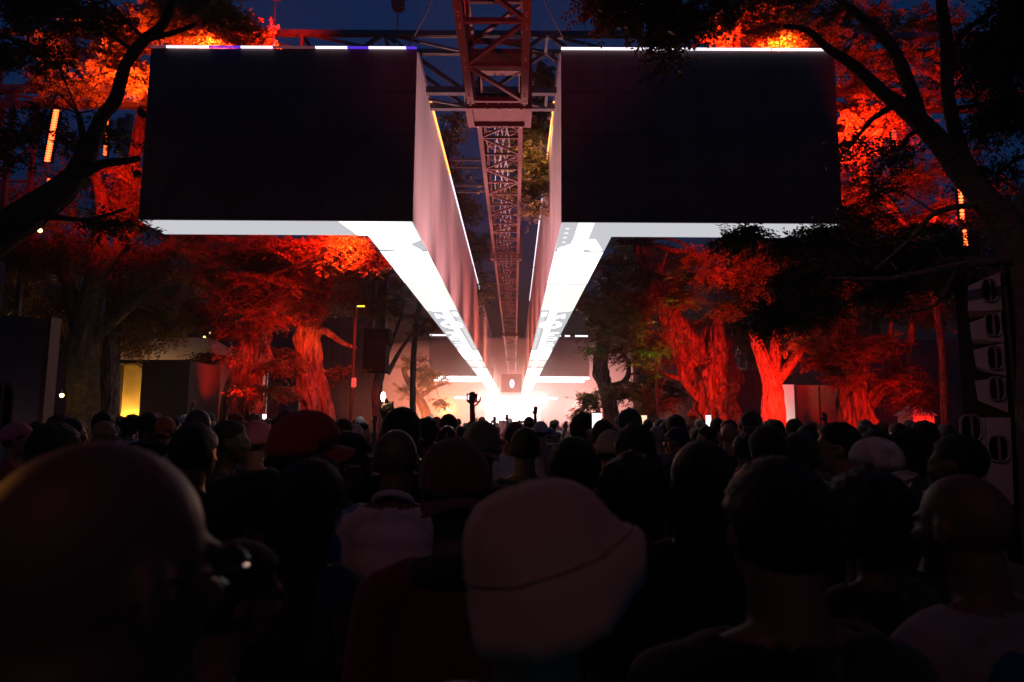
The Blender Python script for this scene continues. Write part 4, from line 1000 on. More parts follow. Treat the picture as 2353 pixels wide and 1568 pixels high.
for k, (y, pw, col) in enumerate(((16.4, 5200, (1, .48, .49)), (19.5, 4600, (1, .42, .44)), (24, 4600, (1, .36, .36)), (30, 5000, (1, .25, .22)), (38, 6000, (1, .18, .12)), (50, 8000, (1, .24, .15)))):  # added lamps standing in for bounce on the inner beam sides
    spot_fixture((xc, y, 1.25), (xc, y+(-.2 if k == 0 else .8), 8), pw, col, ['nearest', 'second', 'third', 'fourth', 'fifth', 'farthest'][k]+' added unseen floor lamp lighting the inner beam sides', 64, .7, lens_s=1, group='floor lamps added between the beams')
spot_fixture((xc+.2, 7.6, 1.1), (xc, 10.2, 8), 1500, (1, .07, .08), 'red floor lamp under the near end of the long truss', 60, 1, lens_s=1)
spot_fixture((P(112, 735, 9).x-.35, 8.35, 1.0), (P(112, 735, 9).x-.4, 9, 1.9), 4, (1, .55, .6), 'added unseen pink lamp brightening the left side wall', 100, 1, scale=.6, lens_s=1)  # added for a pink glow low on the panel
# light from the stage: lamps on the stage roof line and side towers
for k, (x, z, pw, col, lab) in enumerate(((-9, 3.4, 70000, (1, .17, .04), 'orange stage lamp left of the booth'), (-4, 4.6, 17000, (1, .55, .47), 'pink stage lamp over the left booth screen'), (3.5, 4.6, 17000, (1, .6, .54), 'pink stage lamp over the right booth screen'), (9, 3.6, 42000, (1, .32, .28), 'pale pink stage lamp right of the booth'))):
    spot_fixture((x, 92, z), (x*.6, 40, 4.5), pw, col, lab, 110, 1, scale=2.0, lens_s=8)

spot_fixture((-6.2, 47, 1.5), (-5.5, 56, 6), 5000, (1, .22, .06), 'added orange lamp brightening the haze left of the stage', 120, 1, scale=1.3, lens_s=3)  # this pair is added to make the nearer fog glow
spot_fixture((6.6, 45, 1.5), (6, 56, 6), 4200, (1, .32, .26), 'added pink lamp brightening the haze right of the stage', 120, 1, scale=1.3, lens_s=3)
spot_fixture((-9.8, 40.5, 1.5), (-9, 44, 4), 420, (1, .2, .09), 'added orange lamp brightening the left hazy wall', 120, 1, lens_s=3)  # this pair is added to lift the walls and the fog before them
spot_fixture((9.6, 40.5, 1.5), (9, 44, 4), 420, (1, .26, .18), 'added pinkish lamp brightening the right hazy wall', 120, 1, lens_s=3)
spot_fixture((xc, 4.2, ZC-.35), P(2275, 800, 8.6), 280, (1, .42, .48), 'added unseen pink lamp under the long truss, brightening the right array', 30, 1)  # added so the array cabinets stand out of the dark
spot_fixture((xc, -5.2, ZC-.35), (0, 5.5, 1.4), 90, (1, .25, .13), 'added unseen red lamp behind the viewer, standing in for bounce', 120, 1)  # added fill for the red bounce on the near crowd
spot_fixture((-3.2, 1.75, 2.42), (-.45, .5, 1.6), 30, (1, .36, .04), 'added unseen amber lamp at the left, rimming the nearest head', 16, 1)  # added for the orange rim on the shaved head
# ================================================================ air
def volume_mat(name, dens, col, an=.3):
    m = bpy.data.materials.new(name); m.use_nodes = True; n = m.node_tree
    n.nodes.remove(n.nodes['Principled BSDF'])
    v = n.nodes.new('ShaderNodeVolumePrincipled'); v.inputs['Color'].default_value = (*col, 1); v.inputs['Density'].default_value = dens; v.inputs['Anisotropy'].default_value = an
    n.links.new(v.outputs[0], n.nodes['Material Output'].inputs['Volume'])
    return m
hz = MB(); hz.box(-75, 75, -20, 150, -1, 34)
tag(hz.build('haze', volume_mat('haze_air', .0009, (.9, .88, .88))), kind='stuff')
sm = MB(); sm.ell((0, 76, 3.2), (27, 38, 6.5), 32, 16)
tag(sm.build('smoke', volume_mat('stage_smoke', .021, (1, .95, .93), .2)), 'glowing fog drifting over the crowd before the stage', kind='stuff')
# ================================================================ people
def make_pose(name, arms=None, head_yaw=0, head_pitch=0, voxel=.013, shoulder=.185, build=1.0, hands_fine=False, torso_lean=0.0):
    """returns dict(mesh, bones, head matrix) - one continuous skin, remeshed from joined volumes"""
    bones = []
    mb = MB()
    def cap(a, b, ra, rb, lab, seg=14, cap_ends=True):
        a = Vector(a); b = Vector(b); n = 6
        pts = [a.lerp(b, i/n) for i in range(n+1)]; rr = [ra+(rb-ra)*i/n for i in range(n+1)]
        mb.tube(pts, rr, seg); mb.ell(a, ra*.995, 12, 8); mb.ell(b, rb*.995, 12, 8)
        bones.append((lab, a, b, (ra+rb)/2))
    k = build
    mb.ell((0, 0, 1.27), (.172*k, .118*k, .21), 24, 16); mb.ell((0, .005, 1.07), (.145*k, .108*k, .18), 24, 16); mb.ell((0, -.01, .93), (.165*k, .125*k, .14), 24, 16)
    mb.ell((0, -.03, 1.38), (.15*k, .08*k, .09), 20, 12)
    bones.append(('torso', Vector((0, 0, .95)), Vector((0, 0, 1.42)), .13))
    for s in (-1, 1):
        bones.append(('torso', Vector((s*.09, 0, 1.0)), Vector((s*.11, 0, 1.38)), .08))
        cap((s*.03, -.035, 1.49), (s*shoulder*.92, -.01, 1.42), .042, .056, 'torso')
    cap((0, -.03, 1.44), (0, -.012, 1.60), .066*k, .057*k, 'neck')
    hc = Vector((0, .012, 1.665))
    HM = Matrix.Translation(hc) @ Matrix.Rotation(R(head_yaw), 4, 'Z') @ Matrix.Rotation(R(head_pitch), 4, 'X')
    def he(c, r, rot=None, seg=24, rings=16):
        m = HM.to_3x3() @ (rot or Matrix.Identity(3)); mb.ell(HM @ Vector(c), r, seg, rings, M=m)
    he((0, -.012, .022), (.076, .096, .093)); he((0, .022, -.045), (.060, .070, .078)); he((0, .012, -.02), (.068, .078, .08))
    he((0, .097, -.022), (.013, .018, .026)); he((0, .10, -.036), (.018, .015, .011)); he((0, .082, .012), (.048, .016, .012))
    he((0, .086, -.066), (.024, .012, .007)); he((0, .085, -.078), (.021, .012, .007)); he((0, .072, -.104), (.026, .022, .018))
    for s in (-1, 1):
        rt = Matrix.Rotation(s*.35, 3, 'Z') @ Matrix.Rotation(-.2, 3, 'X')
        he((s*.082, -.008, -.012), (.009, .021, .033), rt); he((s*.036, .076, -.03), (.02, .018, .018))
    bones.append(('head', HM @ Vector((0, 0, -.05)), HM @ Vector((0, 0, .04)), .09))
    arms = arms or {}
    grips = {}
    for s in (-1, 1):
        sh = Vector((s*shoulder, -.005, 1.405))
        el, wr, hd = arms.get(s, ((s*(shoulder+.05), -.02, 1.12), (s*(shoulder+.055), .06, .87), (0, .15, -1)))
        el = Vector(el); wr = Vector(wr); hd = Vector(hd).normalized()
        cap(sh, el, .056*k, .042*k, 'uarm'); cap(el, wr, .041*k, .027, 'farm')
        # palm and five fingers
        side = Vector((1, 0, 0)) if abs(hd.x) < .8 else Vector((0, 1, 0))
        side = (side-hd*side.dot(hd)).normalized(); nrm = hd.cross(side)*(1 if s > 0 else 1)
        Mh = Matrix((side, hd, nrm)).transposed()
        pc = wr+hd*.05
        mb.ell(pc, (.040, .052, .017), 16, 10, M=Mh)
        bones.append(('hand', wr, wr+hd*.16, .03))
        for q in range(4):
            o = (q-1.5)*.0205; b0 = wr+hd*.088+side*o; ln = (.066, .078, .072, .056)[q if s > 0 else 3-q]
            curl = nrm*(.5 if name in ('lighter', 'fist', 'phone') else .18)
            b1 = b0+(hd+curl*.7).normalized()*ln*.5; b2 = b1+(hd*.6+curl*2.2).normalized()*ln*.5
            mb.tube([b0-hd*.02, b0, b1, b2], [.0105, .0105, .0095, .008], 8)
            mb.ell(b2, .008, 8, 6)
        tb = wr+hd*.03-side*s*.035; t1 = tb+(hd*.6-side*s*.6+nrm*.4).normalized()*.038; t2 = t1+(hd*.8-side*s*.1+nrm*.5).normalized()*.03
        mb.tube([tb+side*s*.015, tb, t1, t2], [.014, .0135, .011, .009], 8); mb.ell(t2, .009, 8, 6)
        grips[s] = wr+hd*.12+nrm*.03
        hx = s*.092
        cap((hx, 0, .90), (s*.105, .015, .5), .088*k, .058*k, 'thigh'); cap((s*.105, .015, .5), (s*.115, -.02, .10), .056*k, .038, 'shin')
        cap((s*.115, -.03, .05), (s*.13, .12, .035), .04, .034, 'foot')
    o = mb.build('tmp_body', None)
    md = o.modifiers.new('r', 'REMESH'); md.mode = 'VOXEL'; md.voxel_size = voxel; md.use_smooth_shade = True
    sm_ = o.modifiers.new('s', 'SMOOTH'); sm_.factor = .5; sm_.iterations = 3 if voxel < .009 else 2
    me = bpy.data.meshes.new_from_object(o.evaluated_get(bpy.context.evaluated_depsgraph_get()))
    bpy.data.objects.remove(o)
    me.name = 'body'; me.shade_smooth()
    n = len(me.vertices); co = np.empty(n*3); me.vertices.foreach_get('co', co); co = co.reshape(-1, 3)
    no = np.empty(n*3); me.vertices.foreach_get('normal', no); no = no.reshape(-1, 3)
    best = np.full(n, 1e9); lab = np.zeros(n, int); tt = np.zeros(n)
    names = ['torso', 'neck', 'head', 'uarm', 'farm', 'hand', 'thigh', 'shin', 'foot']
    for l, a, b, r in bones:
        a = np.array(a); d = np.array(b)-a; t = np.clip(((co-a) @ d)/max(d @ d, 1e-9), 0, 1)
        ds = np.linalg.norm(co-(a+t[:, None]*d), axis=1)-r
        w_ = ds < best; best[w_] = ds[w_]; lab[w_] = names.index(l); tt[w_] = t[w_]
    faces = [tuple(p.vertices) for p in me.polygons]
    return dict(name=name, mesh=me, co=co, no=no, lab=lab, t=tt, faces=faces, HM=HM, grips=grips, cl={})

def cloth_mesh(p, kind):
    if kind in p['cl']: return p['cl'][kind]
    co, no, lab, t = p['co'], p['no'], p['lab'], p['t']
    z = co[:, 2]
    if kind == 'tshirt': sel = ((lab == 0) & (z > .90) & (z < 1.50)) | ((lab == 3) & (t < .62)); off = .014
    elif kind == 'long': sel = ((lab == 0) & (z > .88) & (z < 1.505)) | (lab == 3) | ((lab == 4) & (t < .93)); off = .019
    elif kind == 'tank': sel = ((lab == 0) & (z > .90) & (z < 1.47) & (np.abs(co[:, 0]) < .155)); off = .012
    elif kind == 'trousers': sel = ((lab == 0) & (z < .99)) | (lab == 6) | ((lab == 7) & (t < .93)); off = .010
    else: sel = (lab == 8) | ((lab == 7) & (t > .93)); off = .012
    fs = [f for f in p['faces'] if all(sel[i] for i in f)]
    used = sorted({i for f in fs for i in f}); mp = {v: k for k, v in enumerate(used)}
    cnt = {}
    for f in fs:
        for a, b in zip(f, f[1:]+f[:1]):
            e = (a, b) if a < b else (b, a); cnt[e] = cnt.get(e, 0)+1
    bd = {i for e, c in cnt.items() if c == 1 for i in e}
    vs = []
    for i in used:
        c = Vector(co[i]); nn = Vector(no[i])
        f = noise.noise(Vector((c.x*9, c.y*9, c.z*5)))*.010 + noise.noise(Vector((c.x*22, c.y*22, c.z*9+4)))*.005
        k = off+max(-.006, f) if i not in bd else .003
        vs.append(tuple(c+nn*k))
    me = bpy.data.meshes.new(kind); me.from_pydata(vs, [], [tuple(mp[i] for i in f) for f in fs]); me.shade_smooth(); me.update()
    me.materials.append(mat('cloth_base', (.1, .1, .1), .9)); p['cl'][kind] = me
    return me

GEAR = {}
def smooth01(x): x = max(0, min(1, x)); return x*x*(3-2*x)
def ico(sub):
    bm = bmesh.new(); bmesh.ops.create_icosphere(bm, subdivisions=sub, radius=1)
    v = [x.co.copy() for x in bm.verts]; f = [tuple(q.index for q in x.verts) for x in bm.faces]; bm.free(); return v, f
ICO = {4: ico(4), 5: ico(5)}
def gear(kind, seed=0, fine=False):
    """head wear or hair in head coordinates, one mesh each; (mesh, name, extra height)"""
    key = (kind, seed, fine)
    if key in GEAR: return GEAR[key]
    v, f = ICO[5 if fine or kind in ('afro', 'curly', 'twists') else 4]
    vs = []; mb = MB()
    C = Vector((0, -.012, .022)); RAD = Vector((.078, .098, .095))
    hi = {'short': .012, 'buzz': .006, 'afro': .060, 'curly': .036, 'twists': .05, 'long': .022, 'beanie': .017, 'durag': .010, 'cap': .024, 'cap_back': .024, 'bun': .014, 'hood': .03}[kind]
    for d in v:
        p = Vector((d.x*RAD.x, d.y*RAD.y, d.z*RAD.z))
        yy = p.y+C.y; zz = p.z+C.z
        if kind in ('cap', 'cap_back', 'beanie', 'durag'):
            zl = {'cap': .028, 'cap_back': .024, 'beanie': .012, 'durag': .0}[kind] + (.10*yy if kind != 'cap_back' else .02*yy) + (.015 if yy > 0 else -.01)
            if kind == 'cap_back' and yy < -.06 and 0: zl = 0
        elif kind == 'hood': zl = -.12
        else:
            zl = -.055 + .075*smooth01((yy+.05)/.06) + .05*smooth01((yy-.02)/.06)
            if kind in ('afro', 'twists'): zl -= .01
        m = smooth01((zz-zl)/(.016 if kind != 'afro' else .03)+.5)
        if kind == 'short': t = hi*(1+.35*noise.noise(d*9+Vector((seed, 0, 0)))+.25*noise.noise(d*26)); 
        elif kind == 'buzz': t = hi*(1+.2*noise.noise(d*20))
        elif kind == 'afro': t = hi*(1+.16*noise.noise(d*3+Vector((seed, 0, 0)))+.10*noise.noise(d*11)+.10*abs(noise.noise(d*28)))
        elif kind == 'curly': t = hi*(1+.25*noise.noise(d*4+Vector((seed, 0, 0)))+.45*abs(noise.noise(d*15)))
        elif kind == 'twists': t = hi*(.75+1.1*max(0, noise.noise(d*9+Vector((seed, 0, 0)))+.1))
        elif kind == 'durag': t = hi*(1+.3*abs(noise.noise(Vector((d.x*7, d.y*2, d.z*7)))))
        elif kind == 'beanie': t = hi*(1+.12*noise.noise(d*5)) + (.006 if zz < zl+.04 else 0) + .012*max(0, d.z)
        elif kind in ('cap', 'cap_back'):
            sm6 = abs(math.sin(3*math.atan2(d.x, d.y)))
            t = hi*(.75+.25*min(1, sm6*5)) + .02*smooth01(d.z) - .004*(1 if zz < zl+.012 else 0) + .003*noise.noise(d*5)
        elif kind == 'hood': t = hi*(1+.2*noise.noise(d*4))
        else: t = hi*(1+.2*abs(noise.noise(Vector((d.x*14, d.y*14, d.z*3)))))
        rr = 1+(t/.088)*m - .10*(1-m)
        vs.append(C+p*rr)
    mb.add(vs, f)
    if kind in ('cap', 'cap_back'):
        s = 1 if kind == 'cap' else -1
        # curved peak with thickness
        o = len(mb.v); n = 16; mm = 5
        for lay in (0, 1):
            for j in range(mm):
                for i in range(n+1):
                    a = -1.15+2.3*i/n; rr = .5+.5*j/(mm-1)
                    x = math.sin(a)*(.088+.004*j); y0 = math.cos(a)*.095; y = y0+(.078*math.cos(a)**.6*j/(mm-1))
                    z = .038+.012*math.cos(a) - .030*(x/.09)**2 - .018*(j/(mm-1)) - lay*.005
                    if s < 0: z = .02-.03*(x/.09)**2 - .022*(j/(mm-1)) - lay*.005
                    mb.v.append((x, s*(y)-.012, z))
        w_ = n+1
        for lay in (0, 1):
            for j in range(mm-1):
                for i in range(n):
                    q = (o+lay*mm*w_+j*w_+i, o+lay*mm*w_+j*w_+i+1, o+lay*mm*w_+(j+1)*w_+i+1, o+lay*mm*w_+(j+1)*w_+i)
                    mb.f.append(q if (lay == 0) == (s < 0) else q[::-1])
        for i in range(n):
            a = o+(mm-1)*w_+i; b = o+mm*w_+(mm-1)*w_+i; mb.f.append((a, a+1, b+1, b))
        mb.ell((0, -.012, .022+.095+hi+.021), (.008, .008, .005), 8, 6)
    if kind == 'long':
        nsl = 26; o = len(mb.v); K = 40
        for j in range(nsl):
            u = j/(nsl-1); z = .03-.46*u
            rx = .094+.016*math.sin(u*3)-.02*u; ry = .062+.01*math.sin(u*2)
            for i in range(K):
                a = 2*math.pi*i/K; st = 1+.05*math.sin(a*13+seed)+.04*noise.noise(Vector((math.cos(a)*5, math.sin(a)*5, u*2)))
                yc = -.055-.035*u
                mb.v.append((math.cos(a)*rx*st, yc+math.sin(a)*ry*st, z))
        for j in range(nsl-1):
            for i in range(K):
                i2 = (i+1) % K; mb.f.append((o+j*K+i, o+(j+1)*K+i, o+(j+1)*K+i2, o+j*K+i2))
        mb.f.append(tuple(o+(nsl-1)*K+i for i in range(K)))
    if kind == 'bun': mb.ell((0, -.10, .09), (.045, .045, .042), 16, 12, fn=lambda d: 1+.12*noise.noise(d*6))
    if kind == 'durag':
        mb.tube([(0, -.10, -.02), (.01, -.12, -.08), (.015, -.11, -.16)], [.012, .016, .006], 8); mb.tube([(0, -.10, -.02), (-.02, -.125, -.07), (-.03, -.11, -.13)], [.012, .014, .006], 8)
    if kind == 'twists':
        rs = np.random.RandomState(5+seed)
        for q in range(90):
            a = rs.uniform(0, 6.28); el = rs.uniform(.05, 1.5); d = Vector((math.cos(a)*math.cos(el), math.sin(a)*math.cos(el), math.sin(el)))
            b0 = C+Vector((d.x*.095, d.y*.115, d.z*.11)); mb.tube([b0, b0+d*.03+Vector((0, 0, .004)), b0+d*.05], [.012, .010, .005], 6)
    me = bpy.data.meshes.new(kind); me.from_pydata(mb.v, [], mb.f); me.shade_smooth(); me.update()
    me.materials.append(mat('hair_base', (.01, .01, .01), .8))
    nm = {'cap': 'cap', 'cap_back': 'cap', 'beanie': 'beanie', 'durag': 'durag', 'hood': 'hood'}.get(kind, 'hair')
    GEAR[key] = (me, nm, hi+.01)
    return GEAR[key]

POSES = {
    'stand': make_pose('stand'),
    'look_left': make_pose('look_left', head_yaw=32),
    'look_right': make_pose('look_right', head_yaw=-32, head_pitch=4),
    'slim': make_pose('slim', shoulder=.162, build=.88, head_yaw=10),
    'phone': make_pose('phone', arms={-1: ((-.20, .20, 1.30), (-.06, .34, 1.58), (.1, .15, 1)), 1: ((.20, .20, 1.30), (.06, .34, 1.58), (-.1, .15, 1))}, voxel=.009),
    'armup': make_pose('armup', arms={1: ((.27, .06, 1.66), (.25, .12, 1.93), (0, .2, 1))}, voxel=.009),
    'fist': make_pose('fist', arms={-1: ((-.27, .14, 1.50), (-.19, .26, 1.74), (.2, .1, 1))}, voxel=.009),
    'lighter': make_pose('lighter', arms={-1: ((-.22, .20, 1.44), (-.13, .26, 1.73), (-.30, .12, 1))}, voxel=.0065),
}
FINE = {
    'stand': make_pose('stand_fine', voxel=.008),
    'heavy': make_pose('heavy_fine', voxel=.008, build=1.12, shoulder=.2),
    'slim': make_pose('slim_fine', voxel=.008, shoulder=.162, build=.88),
}
for p in list(POSES.values())+list(FINE.values()): p['mesh'].materials.clear(); p['mesh'].materials.append(mat('skin_base', (.2, .1, .07), .5))

SKIN = [mat('skin_deep', (.055, .028, .018), .55, var=.1, scale=6, bump=.1, bscale=90), mat('skin_brown', (.11, .055, .036), .58, var=.1, scale=6, bump=.1, bscale=90),
        mat('skin_tan', (.27, .15, .10), .58, var=.08, scale=6, bump=.1, bscale=90), mat('skin_fair', (.42, .27, .21), .6, var=.08, scale=6, bump=.1, bscale=90)]
def cm(name, c): return mat('cloth_'+name, c, .92, var=.12, scale=5, bump=.35, bscale=160, sheen=.25, spec=.2)
CL = {n: cm(n, c) for n, c in dict(black=(.012, .012, .014), charcoal=(.03, .03, .034), grey=(.2, .2, .21), white=(.55, .55, .57), navy=(.015, .022, .06), blue=(.04, .085, .26), red=(.32, .02, .02),
      maroon=(.10, .012, .018), pink=(.55, .16, .22), beige=(.34, .26, .21), green=(.02, .07, .035), khaki=(.14, .12, .08), orange=(.5, .12, .03)).items()}
HAIR = mat('hair_black', (.008, .007, .007), .6, spec=.5, bump=.8, bscale=160); HAIRB = mat('hair_brown', (.03, .016, .010), .6, bump=.8, bscale=160); HAIRL = mat('hair_copper', (.14, .05, .025), .6, bump=.8, bscale=160)
TREES_XY = []
PEOPLE = []

def inst(name, me, m, parent, mtx=None):
    o = bpy.data.objects.new(name, me); COL.objects.link(o)
    o.material_slots[0].link = 'OBJECT'; o.material_slots[0].material = m
    if parent: o.parent = parent
    if mtx is not None: o.matrix_local = mtx
    return o
def person(x, y, h, yaw, label, pose='stand', g='short', skin=1, cloth=('tshirt', 'black'), legs='charcoal', hair=HAIR, gearcol=None, fine=False, seed=0, group=None, small=False, extra=None):
    p = (FINE if fine else POSES)[pose if not fine else (pose if pose in FINE else 'stand')]
    s = h/1.79
    o = inst('person', p['mesh'], SKIN[skin], None)
    o.location = (x, y, 0.0); o.rotation_euler = (0, 0, R(yaw)); o.scale = (s, s, s)
    tag(o, label, 'person', group)
    HM = p['HM']
    if g and g != 'bald':
        me, nm, _ = gear(g, seed, fine)
        gm = gearcol if gearcol is not None else hair
        inst(nm, me, gm, o, HM)
        if nm in ('cap', 'beanie') and not small: inst('hair', gear('buzz')[0], hair, o, HM @ Matrix.Scale(.99, 4))
    sh = inst('shirt', cloth_mesh(p, cloth[0]), CL[cloth[1]], o)
    if not small:
        inst('trousers', cloth_mesh(p, 'trousers'), CL[legs], o); inst('shoes', cloth_mesh(p, 'shoes'), CL['black'], o)
    else:
        inst('trousers', cloth_mesh(p, 'trousers'), CL[legs], o)
    o['_hm'] = 0; del o['_hm']
    PEOPLE.append((x, y))
    return o, HM, s
def glasses(o, HM, col=None, temple=True):
    mb = MB()
    for sx in (-1, 1):
        pts = [Vector((sx*.033+.026*math.cos(a), .104+.002*abs(math.sin(a)), -.008+.019*math.sin(a))) for a in [2*math.pi*k/14 for k in range(15)]]
        mb.tube(pts, .0022, 5, False); mb.tube([(sx*.059, .102, -.004), (sx*.078, .08, 0), (sx*.084, .0, .002), (sx*.086, -.03, -.012)], .0026, 5)
    mb.tube([(-.008, .106, -.006), (0, .108, -.003), (.008, .106, -.006)], .002, 5)
    me = bpy.data.meshes.new('glasses'); me.from_pydata(mb.v, [], mb.f); me.update(); me.materials.append(mat('glasses_frame', (.02, .02, .02), .25))
    return inst('glasses', me, col or mat('glasses_frame', None), o, HM)
def ring_collar(o, p_h, r=.078, tr=.016, zc=1.485, m=None, name='collar', ry=None, tilt=.35):
    mb = MB(); pts = []
    for k in range(25):
        a = 2*math.pi*k/24; pts.append((r*math.cos(a), -.03+(ry or r)*math.sin(a), zc-tilt*.12*math.sin(a)))
    mb.tube(pts, [tr]*25, 8, False)
    me = bpy.data.meshes.new(name); me.from_pydata(mb.v, [], mb.f); me.shade_smooth(); me.update(); me.materials.append(m or CL['grey'])
    return inst(name, me, m or CL['grey'], o)

HW = {'bald': (.156, .0), 'buzz': (.165, .006), 'short': (.176, .014), 'afro': (.265, .06), 'curly': (.225, .042), 'twists': (.24, .055), 'long': (.195, .022), 'beanie': (.19, .028), 'durag': (.175, .012), 'cap': (.195, .04), 'cap_back': (.195, .04), 'bun': (.18, .014), 'hood': (.21, .03)}
KEYED = []
def at_head(cx, top, w, g, label, yaw=0, d=None, **kw):
    """stand a person so that the head is where the photograph has it; distance from the head's apparent width"""
    hw, ex = HW[g]
    side = abs(math.sin(R(yaw))); hwid = hw*(1-side)+(hw+.04)*side
    if d is None: d = hwid*.97*FPX/w
    t = P(cx, top, d); h = t.z/(1.79+ex)*1.79
    KEYED.append((cx, w, d))
    o, HM, s = person(t.x, d, h, yaw, label, g=g, **kw)
    return o, HM, s, t

# ---- nearest people
o, HM, s, t = at_head(236, 988, 470, 'bald', 'person with shaved head and glasses filling the lower left corner', -28, d=.57, skin=1, cloth=('tshirt', 'white'), fine=True, pose='heavy')
glasses(o, HM); ring_collar(o, 0, .088, .014, 1.49, CL['white'])
o, HM, s, t = at_head(1245, 1098, 330, 'bald', 'person in pale crumpled bucket hat, centre foreground', -20, d=.88, skin=2, cloth=('tshirt', 'white'), fine=True)
# bucket hat: rounded soft crown, drooping brim
mb = MB(); prof_ = [(0, .140), (.028, .139), (.055, .134), (.080, .122), (.098, .104), (.109, .08), (.115, .055), (.118, .032), (.1185, .024), (.1215, .018), (.124, .0), (.127, -.03), (.129, -.055), (.128, -.082), (.124, -.083), (.120, -.055), (.112, -.01), (.10, .02)]
n = 64; o_ = 0
for j, (rr, z) in enumerate(prof_):
    for i in range(n):
        a = 2*math.pi*i/n; d = Vector((math.cos(a), math.sin(a), 0))
        wob = 1+.07*noise.noise(Vector((d.x*2.2, d.y*2.2, z*9)))*(1 if rr > .05 else .3)+.025*noise.noise(Vector((d.x*5, d.y*5, z*26)))
        flare = 1+(.25*max(0, math.cos(a))**2+.03*math.sin(3*a))*smooth01((.085-z)/.10)*(1-.5*max(0, (-z-.03)/.07)); zl = z+(.052*max(0, math.cos(a))**2*smooth01((.05-z)/.10))
        mb.v.append((d.x*rr*.93*wob*flare, d.y*rr*1.06*wob*flare-.012, zl+.004*noise.noise(d*4+Vector((0, 0, z*8)))))
for j in range(len(prof_)-1):
    for i in range(n): i2 = (i+1) % n; mb.f.append((j*n+i, j*n+i2, (j+1)*n+i2, (j+1)*n+i))
me = bpy.data.meshes.new('bucket_hat'); me.from_pydata(mb.v, [], [f[::-1] for f in mb.f]); me.shade_smooth(); me.update(); me.materials.append(CL['beige'])
hm_ = inst('bucket_hat', me, mat('pale_hat', (.42, .28, .21), .95, var=.05, scale=3, bump=.25, bscale=220, sheen=.3), o, HM @ Matrix.Translation((0, 0, -.012)) @ Matrix.Translation((0, 0, .012)) @ Matrix.Rotation(R(20), 4, 'Z') @ Matrix.Rotation(R(-15), 4, 'Y') @ Matrix.Diagonal((.97, .97, .86, 1)))
mb = MB()
for zz, rr in ((.020, .1214),):
    pts = []
    for i in range(49):
        a = 2*math.pi*i/48; d = Vector((math.cos(a), math.sin(a), 0))
        wob = 1+.07*noise.noise(Vector((d.x*2.2, d.y*2.2, zz*9)))+.025*noise.noise(Vector((d.x*5, d.y*5, zz*26)))
        fl_ = 1+(.25*max(0, math.cos(a))**2+.03*math.sin(3*a))*smooth01((.085-zz)/.10)*(1-.5*max(0, (-zz-.03)/.07)); zl = zz+.052*max(0, math.cos(a))**2*smooth01((.05-zz)/.10)
        pts.append((d.x*rr*.93*wob*fl_*1.004, d.y*rr*1.06*wob*fl_*1.004-.012, zl+.004*noise.noise(d*4+Vector((0, 0, zz*8)))))
    mb.tube(pts, [.0016]*49, 5, False)
sm2 = bpy.data.meshes.new('seam'); sm2.from_pydata(mb.v, [], mb.f); sm2.update(); sm2.materials.append(CL['khaki']); inst('seam', sm2, CL['khaki'], hm_)
ring_collar(o, 0, .086, .013, 1.485, CL['white'])
at_head(1782, 1036, 236, 'short', 'person with short dark hair and black t-shirt, large at lower right', 8, d=1.13, skin=1, cloth=('tshirt', 'black'), fine=True, pose='heavy')
o, HM, s, t = at_head(1047, 1005, 165, 'cap_back', 'person in dark red cap and hooded red jacket, left of the bucket hat', 12, d=1.72, skin=1, cloth=('long', 'maroon'), fine=True, gearcol=CL['maroon'])
ring_collar(o, 0, .105, .034, 1.475, CL['charcoal'], 'hood')
at_head(572, 1080, 190, 'curly', 'person with dark curly hair in profile, behind the shaved head', -75, d=1.85, skin=1, cloth=('tshirt', 'charcoal'), fine=True)
at_head(545, 1232, 215, 'bun', 'short person with hair in a bun and bare shoulder, lower left', -60, d=1.35, skin=1, cloth=('tank', 'black'), fine=True, pose='slim')
o, HM, s, t = at_head(912, 981, 97, 'bald', 'person with shaved head and pale polo shirt under the raised hand', 0, skin=1, cloth=('tshirt', 'white'), fine=True)
ring_collar(o, 0, .069, .013, 1.512, CL['white']); glasses(o, HM, mat('pale_frame', (.7, .6, .6), .3))
at_head(705, 941, 136, 'cap', 'person in bright red baseball cap and blue t-shirt, left of centre', -55, d=2.2, skin=2, cloth=('tshirt', 'blue'), fine=True, gearcol=CL['red'])
at_head(715, 1048, 150, 'long', 'person with long straight black hair and blue top below the red cap', -20, d=1.85, skin=1, cloth=('tshirt', 'navy'), fine=True, pose='slim')
o, HM, s, t = at_head(798, 990, 78, 'cap', 'person in black cap and white visor glasses facing right', -70, skin=0, cloth=('tshirt', 'black'), gearcol=CL['black'], d=3.0)
glasses(o, HM, mat('pale_frame', None))
at_head(1107, 966, 90, 'cap_back', 'person in large brown backwards cap before the stage glow', 0, skin=1, cloth=('tshirt', 'charcoal'), gearcol=CL['khaki'], fine=True)
at_head(1318, 997, 132, 'short', 'person with big round black hair right of centre', 5, d=2.25, skin=0, cloth=('tshirt', 'black'), fine=True)
at_head(1452, 1033, 160, 'curly', 'dark haired person close behind the bucket hat', 0, d=2.05, skin=0, cloth=('tshirt', 'black'), fine=True)
at_head(1612, 1008, 160, 'long', 'person with long black hair covering the back, right of the bucket hat', 0, d=2.0, skin=1, cloth=('tshirt', 'black'), fine=True, pose='slim')
at_head(1992, 1076, 200, 'afro', 'person with wide dark afro at lower right', 20, d=1.9, skin=0, cloth=('tshirt', 'black'))
at_head(2212, 1080, 180, 'bald', 'person with shaved head and pale t-shirt near the right edge', 25, d=1.42, skin=1, cloth=('tshirt', 'grey'), fine=True)
at_head(2590, 1190, 230, 'short', 'person mostly cut off by the lower right corner, only shoulder showing', 0, d=1.0, skin=1, cloth=('long', 'black'), fine=True)
